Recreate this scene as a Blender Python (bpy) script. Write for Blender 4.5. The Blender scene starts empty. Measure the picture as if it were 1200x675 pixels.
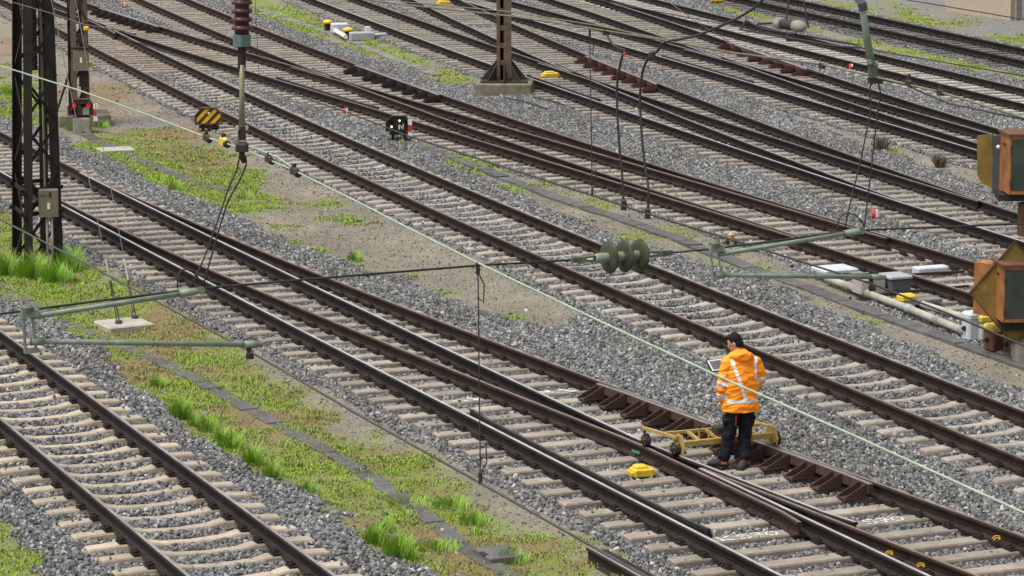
import bpy, bmesh, math, random
import numpy as np
from mathutils import Vector, Matrix

random.seed(7)
rng = np.random.default_rng(7)
SC = bpy.context.scene
COL = SC.collection
PI = math.pi

# ------------------------------------------------------------------ camera
CAM_H = 9.4645                       # above the rail heads (rail head = z 0)
FPX = 3721.384                       # focal length in pixels of a 1200 px wide picture
PITCH = math.radians(10.2494)
cam_d = bpy.data.cameras.new('camera')
cam = bpy.data.objects.new('camera', cam_d)
COL.objects.link(cam)
cam.location = (0, 0, CAM_H)
cam.rotation_euler = (PI / 2 - PITCH, 0, 0)
cam_d.sensor_width = 36.0
cam_d.lens = FPX / 1200 * 36.0
cam_d.clip_start = 0.5
cam_d.clip_end = 3000
SC.camera = cam

# ------------------------------------------------------------------ sky, sun, exposure
W = bpy.data.worlds.new('World')
SC.world = W
W.use_nodes = True
nt = W.node_tree
nt.nodes.clear()
sky = nt.nodes.new('ShaderNodeTexSky')
sky.sky_type = 'NISHITA'
sky.sun_disc = False
SUN_EL, SUN_AZ = math.radians(66), math.radians(240)
sky.sun_elevation = SUN_EL
sky.sun_rotation = SUN_AZ
sky.air_density = 1.0
sky.dust_density = 4.0
hs = nt.nodes.new('ShaderNodeHueSaturation')
hs.inputs['Saturation'].default_value = 0.12
bg = nt.nodes.new('ShaderNodeBackground')
bg.inputs['Strength'].default_value = 0.10
wo = nt.nodes.new('ShaderNodeOutputWorld')
nt.links.new(sky.outputs[0], hs.inputs['Color'])
nt.links.new(hs.outputs[0], bg.inputs[0])
nt.links.new(bg.outputs[0], wo.inputs[0])
sun_d = bpy.data.lights.new('sun', 'SUN')
sun_d.energy = 1.5
sun_d.angle = math.radians(22)
sun_d.color = (1.0, 0.97, 0.93)
sun = bpy.data.objects.new('sun', sun_d)
COL.objects.link(sun)
sd = Vector((math.sin(SUN_AZ) * math.cos(SUN_EL), math.cos(SUN_AZ) * math.cos(SUN_EL), math.sin(SUN_EL)))
sun.rotation_euler = sd.to_track_quat('Z', 'Y').to_euler()
sun.location = (0, 0, 40)
SC.view_settings.view_transform = 'Standard'
SC.view_settings.look = 'None'
SC.view_settings.exposure = 1.0
SC.view_settings.gamma = 1.0
SC.view_settings.use_curve_mapping = False
SC.cycles.max_bounces = 6
SC.cycles.diffuse_bounces = 3

# ------------------------------------------------------------------ where things stand
CT, ST = math.cos(PITCH), math.sin(PITCH)

def ray(u, v):
    a, b = u - 600.0, v - 337.5
    return Vector((a, FPX * CT - b * ST, -(FPX * ST + b * CT)))

def G(u, v, z=0.0):
    """point of the horizontal plane at height z seen at photo pixel (u, v)"""
    d = ray(u, v)
    t = (z - CAM_H) / d.z
    return Vector((d.x * t, d.y * t, z))

def VP(u, v, p0, dr):
    """point of the upright plane through p0 along the horizontal direction dr"""
    d = ray(u, v)
    n = Vector((-dr.y, dr.x, 0))
    t = n.dot(Vector((p0.x, p0.y, 0))) / n.dot(d)
    return Vector((d.x * t, d.y * t, CAM_H + d.z * t))

def FP(u, v, D):
    """point at ground distance D"""
    d = ray(u, v)
    t = D / d.y
    return Vector((d.x * t, D, CAM_H + d.z * t))

def proj(p):
    x, y, z = p[0], p[1], p[2] - CAM_H
    dep = y * CT - z * ST
    up = y * ST + z * CT
    return 600 + FPX * x / dep, 337.5 - FPX * up / dep

Z_SLP = -0.182       # sleeper tops
Z_BAL = -0.256       # ballast sheet under the stones
Z_VRG = -0.335       # verges between the tracks

# ------------------------------------------------------------------ materials
def new_mat(name):
    m = bpy.data.materials.new(name)
    m.use_nodes = True
    t = m.node_tree
    t.nodes.clear()
    o = t.nodes.new('ShaderNodeOutputMaterial')
    b = t.nodes.new('ShaderNodeBsdfPrincipled')
    t.links.new(b.outputs[0], o.inputs[0])
    return m, t, b

def nd(t, typ, **kw):
    n = t.nodes.new(typ)
    for k, v in kw.items():
        setattr(n, k, v)
    return n

def mixc(t, fac, a, b, mode='MIX'):
    n = nd(t, 'ShaderNodeMix', data_type='RGBA', blend_type=mode)
    for sock, val in ((n.inputs[0], fac), (n.inputs[6], a), (n.inputs[7], b)):
        if isinstance(val, (int, float)):
            sock.default_value = val
        elif isinstance(val, tuple):
            sock.default_value = (*val[:3], 1)
        else:
            t.links.new(val, sock)
    return n.outputs[2]

def ramp(t, src, stops):
    n = nd(t, 'ShaderNodeValToRGB')
    el = n.color_ramp.elements
    while len(el) < len(stops):
        el.new(0.5)
    for e, (p, c) in zip(el, stops):
        e.position = p
        e.color = (c, c, c, 1) if isinstance(c, (int, float)) else (*c[:3], 1)
    t.links.new(src, n.inputs[0])
    return n.outputs[0]

def noise(t, scale, detail=4, rough=0.6, coord='Object', vec=None, dist=0.0):
    n = nd(t, 'ShaderNodeTexNoise')
    n.inputs['Scale'].default_value = scale
    n.inputs['Detail'].default_value = detail
    n.inputs['Roughness'].default_value = rough
    n.inputs['Distortion'].default_value = dist
    if vec is None:
        tc = nd(t, 'ShaderNodeTexCoord')
        vec = tc.outputs[coord]
    t.links.new(vec, n.inputs['Vector'])
    return n.outputs[0]

def bump(t, b, src, strength=0.3, dist=0.01):
    n = nd(t, 'ShaderNodeBump')
    n.inputs['Strength'].default_value = strength
    n.inputs['Distance'].default_value = dist
    t.links.new(src, n.inputs['Height'])
    t.links.new(n.outputs[0], b.inputs['Normal'])

def sh(c, k):
    return tuple(min(1, x * k) for x in c[:3])

def plain(name, col, rough=0.6, metal=0.0, dirt=None, scale=6.0, amount=0.5, rnd=0.0, bmp=0.0, emit=None, geo=False):
    """colour with a mottled second colour, optional change from piece to piece"""
    m, t, b = new_mat(name)
    d = dirt if dirt else sh(col, 0.6)
    if geo:
        g = nd(t, 'ShaderNodeNewGeometry')
        n1 = noise(t, scale, 6, 0.65, vec=g.outputs['Position'])
    else:
        n1 = noise(t, scale, 6, 0.65)
    f = ramp(t, n1, [(0.5 - amount * 0.35, 0.0), (0.5 + amount * 0.35 + 0.05, 1.0)])
    c = mixc(t, f, d, col)
    if rnd:
        oi = nd(t, 'ShaderNodeObjectInfo')
        r = ramp(t, oi.outputs['Random'], [(0, 1 - rnd), (1, 1 + rnd)])
        c = mixc(t, 1.0, c, r, 'MULTIPLY')
    t.links.new(c, b.inputs['Base Color'])
    b.inputs['Roughness'].default_value = rough
    b.inputs['Metallic'].default_value = metal
    b.inputs['Specular IOR Level'].default_value = 0.15 if max(col[:3]) < .13 else 0.4
    if bmp:
        bump(t, b, n1, bmp, 0.02)
    if emit:
        b.inputs['Emission Color'].default_value = (*emit[:3], 1)
        b.inputs['Emission Strength'].default_value = emit[3]
    return m

def sleeper_mat(name, col, stain, rnd=0.16):
    m, t, b = new_mat(name)
    geo = nd(t, 'ShaderNodeNewGeometry')
    n1 = noise(t, 2.2, 5, 0.7, vec=geo.outputs['Position'])
    n2 = noise(t, 34, 4, 0.7, vec=geo.outputs['Position'])
    c = mixc(t, ramp(t, n1, [(0.38, 0), (0.62, 1)]), stain, col)
    c = mixc(t, ramp(t, n2, [(0.3, 0.0), (0.62, 1.0)]), mixc(t, 0.45, c, (0.09, 0.075, 0.06)), c)
    n3 = noise(t, 6.5, 5, 0.75, vec=geo.outputs['Position'])
    c = mixc(t, ramp(t, n3, [(0.56, 0), (0.72, 0.6)]), c, sh((stain[0] * .62, stain[1] * .5, stain[2] * .42), 1.0))
    oi = nd(t, 'ShaderNodeObjectInfo')
    r = ramp(t, oi.outputs['Random'], [(0, (1 - rnd, 1 - rnd, 1 - rnd)), (0.5, (1, 0.985, 0.97)), (1, (1 + rnd, 1 + rnd * .95, 1 + rnd * .9))])
    c = mixc(t, 1.0, c, r, 'MULTIPLY')
    t.links.new(c, b.inputs['Base Color'])
    b.inputs['Roughness'].default_value = 0.85
    bump(t, b, n2, 0.25, 0.006)
    return m

def rail_side_mat(name, col, col2):
    m, t, b = new_mat(name)
    geo = nd(t, 'ShaderNodeNewGeometry')
    n1 = noise(t, 3.0, 5, 0.7, vec=geo.outputs['Position'])
    n2 = noise(t, 40, 3, 0.6, vec=geo.outputs['Position'])
    c = mixc(t, ramp(t, n1, [(0.35, 0), (0.65, 1)]), col, col2)
    c = mixc(t, ramp(t, n2, [(0.45, 0), (0.75, 0.5)]), c, sh(col2, 1.7))
    t.links.new(c, b.inputs['Base Color'])
    b.inputs['Roughness'].default_value = 0.7
    b.inputs['Specular IOR Level'].default_value = 0.12
    bump(t, b, n2, 0.2, 0.004)
    return m

def rail_top_mat(name, col, rough, metal, streak):
    m, t, b = new_mat(name)
    geo = nd(t, 'ShaderNodeNewGeometry')
    n1 = noise(t, 1.3, 6, 0.75, vec=geo.outputs['Position'])
    n2 = noise(t, 25, 3, 0.6, vec=geo.outputs['Position'])
    c = mixc(t, ramp(t, n1, [(0.36, 0), (0.66, 1)]), streak, col)
    c = mixc(t, ramp(t, n2, [(0.5, 0), (0.8, 0.6)]), c, streak)
    t.links.new(c, b.inputs['Base Color'])
    b.inputs['Roughness'].default_value = rough
    b.inputs['Metallic'].default_value = metal
    return m

M = {}
M['slp_warm'] = sleeper_mat('sleeper_warm', (0.43, 0.365, 0.275), (0.33, 0.275, 0.21))
M['slp_grey'] = sleeper_mat('sleeper_grey', (0.345, 0.31, 0.262), (0.255, 0.225, 0.188))
M['slp_turn'] = sleeper_mat('sleeper_turnout', (0.315, 0.28, 0.228), (0.205, 0.178, 0.142))
M['slp_far'] = sleeper_mat('sleeper_far', (0.275, 0.248, 0.208), (0.185, 0.162, 0.132))
M['slp_brown'] = sleeper_mat('sleeper_brown', (0.29, 0.24, 0.19), (0.19, 0.15, 0.12))
M['slp_dark'] = sleeper_mat('sleeper_dark', (0.12, 0.115, 0.12), (0.06, 0.056, 0.056))
M['slp_pale'] = sleeper_mat('sleeper_pale', (0.43, 0.40, 0.35), (0.32, 0.28, 0.24))
M['rail_side'] = rail_side_mat('rail_side', (0.012, 0.0105, 0.01), (0.027, 0.021, 0.0185))
M['rail_side_rust'] = rail_side_mat('rail_side_rust', (0.016, 0.012, 0.0105), (0.037, 0.024, 0.019))
M['top_bright'] = rail_top_mat('rail_top_bright', (0.56, 0.56, 0.58), 0.46, 0.5, (0.34, 0.325, 0.32))
M['top_mid'] = rail_top_mat('rail_top_mid', (0.38, 0.36, 0.36), 0.42, 0.5, (0.21, 0.185, 0.17))
M['top_rust'] = rail_top_mat('rail_top_rust', (0.24, 0.185, 0.155), 0.55, 0.25, (0.125, 0.083, 0.065))
M['black_steel'] = plain('black_steel', (0.022, 0.022, 0.025), 0.38, 0.3, (0.05, 0.04, 0.036), 12)
M['check_top'] = plain('check_top', (0.30, 0.29, 0.295), 0.42, 0.6, (0.17, 0.15, 0.14), 9)
M['bracket_rust'] = plain('bracket_rust', (0.085, 0.047, 0.034), 0.75, 0.0, (0.045, 0.028, 0.022), 7, rnd=0.15)
M['bracket_dark'] = plain('bracket_dark', (0.045, 0.034, 0.03), 0.75, 0.0, (0.026, 0.021, 0.02), 7, rnd=0.15)
M['bracket_red'] = plain('bracket_red', (0.10, 0.042, 0.032), 0.75, 0.0, (0.055, 0.028, 0.024), 7, rnd=0.15)
M['clip'] = plain('clip', (0.02, 0.018, 0.017), 0.7, 0.1, (0.042, 0.03, 0.024), 30, geo=True)
M['slab'] = plain('slab', (0.125, 0.12, 0.122), 0.9, 0, (0.08, 0.075, 0.072), 5, rnd=0.14, bmp=0.2, geo=True)
M['slab_pale'] = plain('slab_pale', (0.20, 0.19, 0.18), 0.85, 0, (0.13, 0.12, 0.11), 5, rnd=0.12, bmp=0.2, geo=True)
M['concrete'] = plain('concrete', (0.33, 0.30, 0.25), 0.9, 0, (0.19, 0.17, 0.13), 7, bmp=0.3)
M['concrete_moss'] = plain('concrete_moss', (0.24, 0.21, 0.16), 0.9, 0, (0.10, 0.095, 0.055), 4, bmp=0.3)
M['concrete_white'] = plain('concrete_white', (0.40, 0.38, 0.32), 0.9, 0, (0.27, 0.25, 0.20), 5, bmp=0.2)
M['mast_dark'] = plain('mast_dark', (0.016, 0.0145, 0.0145), 0.7, 0.0, (0.032, 0.025, 0.022), 4)
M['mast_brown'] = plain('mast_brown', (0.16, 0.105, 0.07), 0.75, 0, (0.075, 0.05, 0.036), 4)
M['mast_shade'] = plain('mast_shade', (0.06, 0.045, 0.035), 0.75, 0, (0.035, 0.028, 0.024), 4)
M['cabinet'] = plain('cabinet', (0.20, 0.165, 0.11), 0.55, 0, (0.14, 0.11, 0.075), 5)
M['conduit'] = plain('conduit', (0.42, 0.41, 0.39), 0.5, 0.2, (0.3, 0.28, 0.26), 6)
M['verdigris'] = plain('verdigris', (0.27, 0.33, 0.255), 0.6, 0.2, (0.16, 0.19, 0.14), 9)
M['verdigris_dark'] = plain('verdigris_dark', (0.12, 0.14, 0.09), 0.5, 0.15, (0.07, 0.08, 0.05), 14)
M['disc'] = plain('disc', (0.075, 0.085, 0.046), 0.35, 0.1, (0.04, 0.044, 0.024), 16)
M['green_wire'] = plain('green_wire', (0.35, 0.43, 0.31), 0.6, 0.0, (0.24, 0.29, 0.20), 9, geo=True)
M['green_wire_dark'] = plain('green_wire_dark', (0.17, 0.19, 0.12), 0.6, 0.1, (0.1, 0.1, 0.07), 9, geo=True)
M['wire'] = plain('wire', (0.035, 0.033, 0.032), 0.55, 0.2, (0.05, 0.045, 0.04), 9, geo=True)
M['wire_grey'] = plain('wire_grey', (0.11, 0.10, 0.095), 0.5, 0.4, (0.07, 0.065, 0.06), 9, geo=True)
M['stay_wire'] = plain('stay_wire', (0.20, 0.19, 0.18), 0.5, 0.3, (0.13, 0.12, 0.115), 9, geo=True)
M['porcelain'] = plain('porcelain', (0.10, 0.046, 0.042), 0.28, 0, (0.06, 0.03, 0.028), 8)
M['teal_cap'] = plain('teal_cap', (0.13, 0.20, 0.20), 0.55, 0.2, (0.085, 0.13, 0.13), 14)
M['rod_olive'] = plain('rod_olive', (0.25, 0.24, 0.14), 0.5, 0.1, (0.16, 0.16, 0.09), 14)
M['fitting'] = plain('fitting', (0.075, 0.05, 0.042), 0.6, 0.3, (0.04, 0.033, 0.03), 20)
M['orange_paint'] = plain('orange_paint', (0.40, 0.165, 0.04), 0.65, 0, (0.15, 0.06, 0.026), 3.4, bmp=0.1)
M['yellow_rust'] = plain('yellow_rust', (0.34, 0.19, 0.028), 0.65, 0, (0.10, 0.085, 0.028), 3.4)
M['olive_panel'] = plain('olive_panel', (0.065, 0.075, 0.05), 0.6, 0, (0.032, 0.042, 0.042), 3)
M['rust_edge'] = plain('rust_edge', (0.16, 0.065, 0.03), 0.8, 0, (0.075, 0.035, 0.022), 8)
M['sign_brown'] = plain('sign_brown', (0.085, 0.055, 0.042), 0.55, 0, (0.06, 0.042, 0.034), 12)
M['sign_black'] = plain('sign_black', (0.022, 0.021, 0.021), 0.5, 0, (0.035, 0.032, 0.03), 12)
M['yellow'] = plain('yellow', (0.72, 0.42, 0.012), 0.45, 0, (0.55, 0.30, 0.012), 9)
M['yellow_bright'] = plain('yellow_bright', (0.74, 0.50, 0.02), 0.5, 0, (0.46, 0.32, 0.03), 14)
M['trolley'] = plain('trolley', (0.46, 0.32, 0.085), 0.45, 0.1, (0.30, 0.20, 0.06), 8)
M['rubber'] = plain('rubber', (0.02, 0.02, 0.021), 0.7, 0, (0.032, 0.03, 0.03), 20)
M['red'] = plain('red', (0.55, 0.045, 0.03), 0.5, 0, (0.40, 0.035, 0.025), 14)
M['white'] = plain('white', (0.75, 0.74, 0.72), 0.55, 0, (0.6, 0.58, 0.55), 10)
M['grey_paint'] = plain('grey_paint', (0.36, 0.38, 0.40), 0.5, 0, (0.26, 0.27, 0.28), 7)
M['grey_dark'] = plain('grey_dark', (0.10, 0.105, 0.115), 0.5, 0, (0.07, 0.07, 0.075), 7)
M['pale_box'] = plain('pale_box', (0.42, 0.38, 0.32), 0.6, 0, (0.31, 0.28, 0.23), 7)
M['ice_grey'] = plain('ice_grey', (0.50, 0.54, 0.57), 0.5, 0, (0.40, 0.42, 0.44), 7)
M['lamp_red'] = plain('lamp_red', (0.7, 0.02, 0.015), 0.3, 0, (0.6, 0.02, 0.015), 5, emit=(1.0, 0.02, 0.01, 0.2))
M['lamp_warm'] = plain('lamp_warm', (0.9, 0.75, 0.45), 0.3, 0, (0.9, 0.7, 0.4), 5, emit=(1.0, 0.75, 0.38, 0.9))
M['glass_dark'] = plain('glass_dark', (0.012, 0.012, 0.014), 0.15, 0, (0.02, 0.02, 0.02), 5)
M['chalk'] = plain('chalk', (0.74, 0.73, 0.66), 0.9, 0, (0.5, 0.47, 0.4), 60, amount=0.6, geo=True)
M['stucco'] = plain('stucco', (0.46, 0.385, 0.30), 0.95, 0, (0.30, 0.24, 0.18), 22, bmp=0.5)
M['metal_blue'] = plain('metal_blue', (0.30, 0.34, 0.38), 0.4, 0.3, (0.22, 0.25, 0.28), 5)
M['twig'] = plain('twig', (0.13, 0.10, 0.075), 0.9, 0, (0.08, 0.06, 0.045), 9, geo=True)
M['hivis'] = plain('hivis', (0.96, 0.305, 0.008), 0.6, 0, (0.92, 0.24, 0.006), 5, bmp=0.12, emit=(1.0, 0.2, 0.0, 0.0))
M['reflective'] = plain('reflective', (0.72, 0.72, 0.70), 0.4, 0, (0.62, 0.62, 0.60), 16)
M['trousers'] = plain('trousers', (0.009, 0.0095, 0.015), 0.9, 0, (0.014, 0.0145, 0.021), 7, bmp=0.15)
M['skin'] = plain('skin', (0.48, 0.27, 0.19), 0.55, 0, (0.42, 0.22, 0.15), 12)
M['hair'] = plain('hair', (0.008, 0.0065, 0.006), 0.75, 0, (0.013, 0.0105, 0.009), 40)
M['boot'] = plain('boot', (0.055, 0.05, 0.048), 0.7, 0, (0.03, 0.028, 0.028), 14)
M['boot_orange'] = plain('boot_orange', (0.5, 0.13, 0.04), 0.6, 0, (0.36, 0.09, 0.03), 14)
M['scarf'] = plain('scarf', (0.62, 0.42, 0.40), 0.8, 0, (0.5, 0.32, 0.3), 14)
M['tablet'] = plain('tablet', (0.035, 0.037, 0.04), 0.3, 0, (0.05, 0.05, 0.055), 5)
M['screen'] = plain('screen', (0.12, 0.14, 0.16), 0.25, 0, (0.09, 0.11, 0.13), 5)

# stones of the ballast
def stone_mat(name, mul=1.0, tint=(1, 1, 1)):
    m, t, b = new_mat(name)
    oi = nd(t, 'ShaderNodeObjectInfo')
    c = ramp(t, oi.outputs['Random'], [(0.0, (0.05, 0.052, 0.056)), (0.25, (0.095, 0.098, 0.102)), (0.6, (0.155, 0.157, 0.16)),
                                       (0.86, (0.215, 0.215, 0.215)), (0.95, (0.30, 0.298, 0.29)), (1.0, (0.44, 0.435, 0.42))])
    geo = nd(t, 'ShaderNodeNewGeometry')
    n1 = noise(t, 0.35, 4, 0.6, vec=geo.outputs['Position'])
    n2 = noise(t, 45, 2, 0.6, vec=geo.outputs['Position'])
    c = mixc(t, 1.0, c, ramp(t, n1, [(0.35, (0.84 * mul, 0.80 * mul, 0.75 * mul)), (0.65, (1.08 * mul, 1.08 * mul, 1.09 * mul))]), 'MULTIPLY')
    c = mixc(t, 1.0, c, ramp(t, n2, [(0.3, 0.8), (0.7, 1.15)]), 'MULTIPLY')
    c = mixc(t, 1.0, c, tuple(tint), 'MULTIPLY')
    sa_ = nd(t, 'ShaderNodeAttribute', attribute_name='stain', attribute_type='INSTANCER')
    c = mixc(t, sa_.outputs['Fac'], c, mixc(t, 1.0, c, (0.72, 0.57, 0.45), 'MULTIPLY'))
    t.links.new(c, b.inputs['Base Color'])
    b.inputs['Roughness'].default_value = 0.85
    return m
M['stone'] = stone_mat('ballast_stone', 1.0, (1.0, 1.0, 0.985))

# the ground: ballast floor, sandy gravel, moss and grass soil by painted areas
def ground_mat():
    m, t, b = new_mat('ground')
    geo = nd(t, 'ShaderNodeNewGeometry')
    pos = geo.outputs['Position']
    def att(n):
        a = nd(t, 'ShaderNodeAttribute', attribute_name=n)
        return a.outputs['Fac']
    n_f = noise(t, 26, 5, 0.7, vec=pos)
    n_g = noise(t, 48, 3, 0.75, vec=pos)
    n_y = noise(t, 7, 5, 0.75, vec=pos)
    n_m = noise(t, 2.4, 5, 0.65, vec=pos)
    n_l = noise(t, 0.5, 4, 0.6, vec=pos)
    vor = nd(t, 'ShaderNodeTexVoronoi')
    vor.inputs['Scale'].default_value = 20
    t.links.new(pos, vor.inputs['Vector'])
    bal = ramp(t, vor.outputs['Color'], [(0.1, (0.03, 0.03, 0.032)), (0.5, (0.10, 0.10, 0.10)), (0.9, (0.24, 0.235, 0.23))])
    sand = mixc(t, ramp(t, n_m, [(0.3, 0), (0.7, 1)]), (0.135, 0.115, 0.085), (0.205, 0.177, 0.132))
    sand = mixc(t, 1.0, sand, ramp(t, n_f, [(0.3, 0.72), (0.7, 1.22)]), 'MULTIPLY')
    sand = mixc(t, ramp(t, n_g, [(0.52, 0), (0.72, 0.75)]), sand, (0.33, 0.30, 0.25))
    sand = mixc(t, ramp(t, n_g, [(0.3, 0.7), (0.46, 0)]), sand, (0.075, 0.066, 0.056))
    sand = mixc(t, 1.0, sand, ramp(t, n_l, [(0.35, 0.78), (0.65, 1.12)]), 'MULTIPLY')
    sand = mixc(t, ramp(t, n_y, [(0.54, 0), (0.68, 0.6)]), sand, (0.17, 0.145, 0.045))
    grey = mixc(t, 0.72, sand, (0.15, 0.147, 0.147))
    moss = mixc(t, ramp(t, n_m, [(0.40, 0), (0.62, 1)]), (0.13, 0.125, 0.028), (0.125, 0.20, 0.015))
    moss = mixc(t, ramp(t, n_f, [(0.5, 0), (0.75, 0.7)]), moss, (0.21, 0.185, 0.075))
    red = mixc(t, ramp(t, n_f, [(0.3, 0), (0.7, 1)]), (0.13, 0.07, 0.03), (0.20, 0.115, 0.055))
    c = mixc(t, att('sand'), bal, sand)
    c = mixc(t, att('grey'), c, grey)
    c = mixc(t, att('moss'), c, moss)
    c = mixc(t, att('rust'), c, red)
    t.links.new(c, b.inputs['Base Color'])
    b.inputs['Roughness'].default_value = 0.95
    bump(t, b, n_f, 0.5, 0.02)
    return m
M['ground'] = ground_mat()

def grass_mat(name, lo, mid, hi):
    m, t, b = new_mat(name)
    a = nd(t, 'ShaderNodeAttribute', attribute_name='shade')
    c = ramp(t, a.outputs['Fac'], [(0, lo), (0.5, mid), (1, hi)])
    t.links.new(c, b.inputs['Base Color'])
    b.inputs['Roughness'].default_value = 0.6
    b.inputs['Subsurface Weight'].default_value = 0.0
    return m
M['grass'] = grass_mat('grass', (0.17, 0.14, 0.04), (0.20, 0.275, 0.02), (0.23, 0.42, 0.02))
M['tuft'] = grass_mat('tuft', (0.13, 0.22, 0.018), (0.20, 0.37, 0.03), (0.34, 0.50, 0.08))

# ------------------------------------------------------------------ mesh helpers
class MB:
    """collects shapes into one mesh"""
    def __init__(s):
        s.v, s.f, s.mi = [], [], []
    def add(s, vs, fs, mi=0):
        o = len(s.v)
        s.v += [tuple(p) for p in vs]
        s.f += [tuple(i + o for i in f) for f in fs]
        s.mi += [mi] * len(fs)
        return s
    def box(s, c, size, rot=None, mi=0):
        hx, hy, hz = size[0] / 2, size[1] / 2, size[2] / 2
        R = rot if rot is not None else Matrix.Identity(3)
        c = Vector(c)
        vs = [c + R @ Vector((x, y, z)) for x in (-hx, hx) for y in (-hy, hy) for z in (-hz, hz)]
        return s.add(vs, [(0, 1, 3, 2), (4, 6, 7, 5), (0, 4, 5, 1), (2, 3, 7, 6), (0, 2, 6, 4), (1, 5, 7, 3)], mi)
    def bbox(s, c, size, bev, rot=None, mi=0):
        """box with chamfered upright and top edges"""
        hx, hy, hz = size[0] / 2, size[1] / 2, size[2] / 2
        R = rot if rot is not None else Matrix.Identity(3)
        c = Vector(c)
        def ring(ix, iy, z, b):
            x, y = hx - ix, hy - iy
            return [(x - b, -y, z), (x, -y + b, z), (x, y - b, z), (x - b, y, z), (-x + b, y, z), (-x, y - b, z), (-x, -y + b, z), (-x + b, -y, z)]
        rs = ring(0, 0, -hz, bev) + ring(0, 0, hz - bev, bev) + ring(bev, bev, hz, bev * .5)
        fs = []
        for k in range(2):
            for i in range(8):
                j = (i + 1) % 8
                fs.append((k * 8 + i, k * 8 + j, k * 8 + 8 + j, k * 8 + 8 + i))
        fs += [tuple(range(16, 24)), tuple(range(7, -1, -1))]
        return s.add([c + R @ Vector(p) for p in rs], fs, mi)
    def tube(s, pts, r, n=8, mi=0, cap=True):
        pts = [Vector(p) for p in pts]
        rs = r if isinstance(r, (list, tuple)) else [r] * len(pts)
        vs, fs = [], []
        up = None
        for i, p in enumerate(pts):
            d = (pts[min(i + 1, len(pts) - 1)] - pts[max(i - 1, 0)]).normalized()
            if up is None:
                up = Vector((0, 0, 1)) if abs(d.z) < 0.9 else Vector((0, 1, 0))
            a = d.cross(up).normalized()
            b = a.cross(d).normalized()
            up = b
            for k in range(n):
                t = 2 * PI * k / n
                vs.append(p + (a * math.cos(t) + b * math.sin(t)) * rs[i])
        for i in range(len(pts) - 1):
            for k in range(n):
                fs.append((i * n + k, i * n + (k + 1) % n, (i + 1) * n + (k + 1) % n, (i + 1) * n + k))
        if cap:
            fs.append(tuple(range(n - 1, -1, -1)))
            fs.append(tuple(range((len(pts) - 1) * n, len(pts) * n)))
        return s.add(vs, fs, mi)
    def bar(s, p, q, w, h, mi=0):
        """rectangular bar between two points, w across (level), h the other way"""
        p, q = Vector(p), Vector(q)
        d = (q - p)
        L = d.length
        d.normalize()
        up = Vector((0, 0, 1)) if abs(d.z) < 0.95 else Vector((0, 1, 0))
        a = d.cross(up).normalized()
        b = a.cross(d).normalized()
        R = Matrix((a, d, b)).transposed()
        return s.box((p + q) / 2, (w, L, h), R, mi)
    def lathe(s, c, axis, prof, n=16, mi=0):
        """profile of (along, radius) turned round axis"""
        axis = Vector(axis).normalized()
        up = Vector((0, 0, 1)) if abs(axis.z) < 0.9 else Vector((1, 0, 0))
        a = axis.cross(up).normalized()
        b = axis.cross(a).normalized()
        c = Vector(c)
        vs, fs = [], []
        for (h, r) in prof:
            for k in range(n):
                t = 2 * PI * k / n
                vs.append(c + axis * h + (a * math.cos(t) + b * math.sin(t)) * r)
        m = len(prof)
        for i in range(m - 1):
            for k in range(n):
                fs.append((i * n + k, i * n + (k + 1) % n, (i + 1) * n + (k + 1) % n, (i + 1) * n + k))
        fs.append(tuple(range(n - 1, -1, -1)))
        fs.append(tuple(range((m - 1) * n, m * n)))
        return s.add(vs, fs, mi)
    def prism(s, poly, origin, ex, ey, ez, depth, mi=0):
        """polygon in the ex/ez plane pushed along ey"""
        o, ex, ey, ez = Vector(origin), Vector(ex), Vector(ey), Vector(ez)
        n = len(poly)
        vs = [o + ex * x + ez * z for x, z in poly] + [o + ex * x + ez * z + ey * depth for x, z in poly]
        fs = [tuple(range(n)), tuple(range(2 * n - 1, n - 1, -1))]
        fs += [(i, i + n, (i + 1) % n + n, (i + 1) % n) for i in range(n)]
        return s.add(vs, fs, mi)
    def mesh(s, name, mats, smooth=False):
        me = bpy.data.meshes.new(name)
        me.from_pydata(s.v, [], s.f)
        for m in (mats if isinstance(mats, (list, tuple)) else [mats]):
            me.materials.append(M[m] if isinstance(m, str) else m)
        if any(s.mi):
            me.polygons.foreach_set('material_index', s.mi)
        bm = bmesh.new()
        bm.from_mesh(me)
        bmesh.ops.recalc_face_normals(bm, faces=bm.faces)
        bm.to_mesh(me)
        bm.free()
        if smooth:
            me.polygons.foreach_set('use_smooth', [True] * len(me.polygons))
        me.update()
        return me
    def build(s, name, mats, parent=None, smooth=False, base=None):
        """link as one object; base moves the origin there"""
        if base is not None and parent is None:
            b = Vector(base)
            s.v = [(p[0] - b.x, p[1] - b.y, p[2] - b.z) for p in s.v]
        elif parent is not None:
            w = world_of(parent)
            s.v = [(p[0] - w.x, p[1] - w.y, p[2] - w.z) for p in s.v]
        o = bpy.data.objects.new(name, s.mesh(name, mats, smooth))
        COL.objects.link(o)
        if base is not None and parent is None:
            o.location = base
        if parent is not None:
            o.parent = parent
        return o

def world_of(o):
    """things are only shifted, never turned, so their places add up"""
    p = Vector(o.location)
    while o.parent is not None:
        o = o.parent
        p += o.location
    return p

def link_child(me, name, parent, loc, rz=0.0, scale=None):
    o = bpy.data.objects.new(name, me)
    COL.objects.link(o)
    o.parent = parent
    o.location = Vector(loc) - world_of(parent)
    o.rotation_euler = (0, 0, rz)
    if scale:
        o.scale = scale
    return o

def tag(o, label=None, cat=None, group=None, kind=None):
    if label:
        o['label'] = label
    if cat:
        o['category'] = cat
    if group:
        o['group'] = group
    if kind:
        o['kind'] = kind
    return o

def thing(name, loc, label, cat, group=None):
    o = bpy.data.objects.new(name, None)
    COL.objects.link(o)
    o.location = loc
    o.empty_display_size = 0.2
    return tag(o, label, cat, group)

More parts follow.
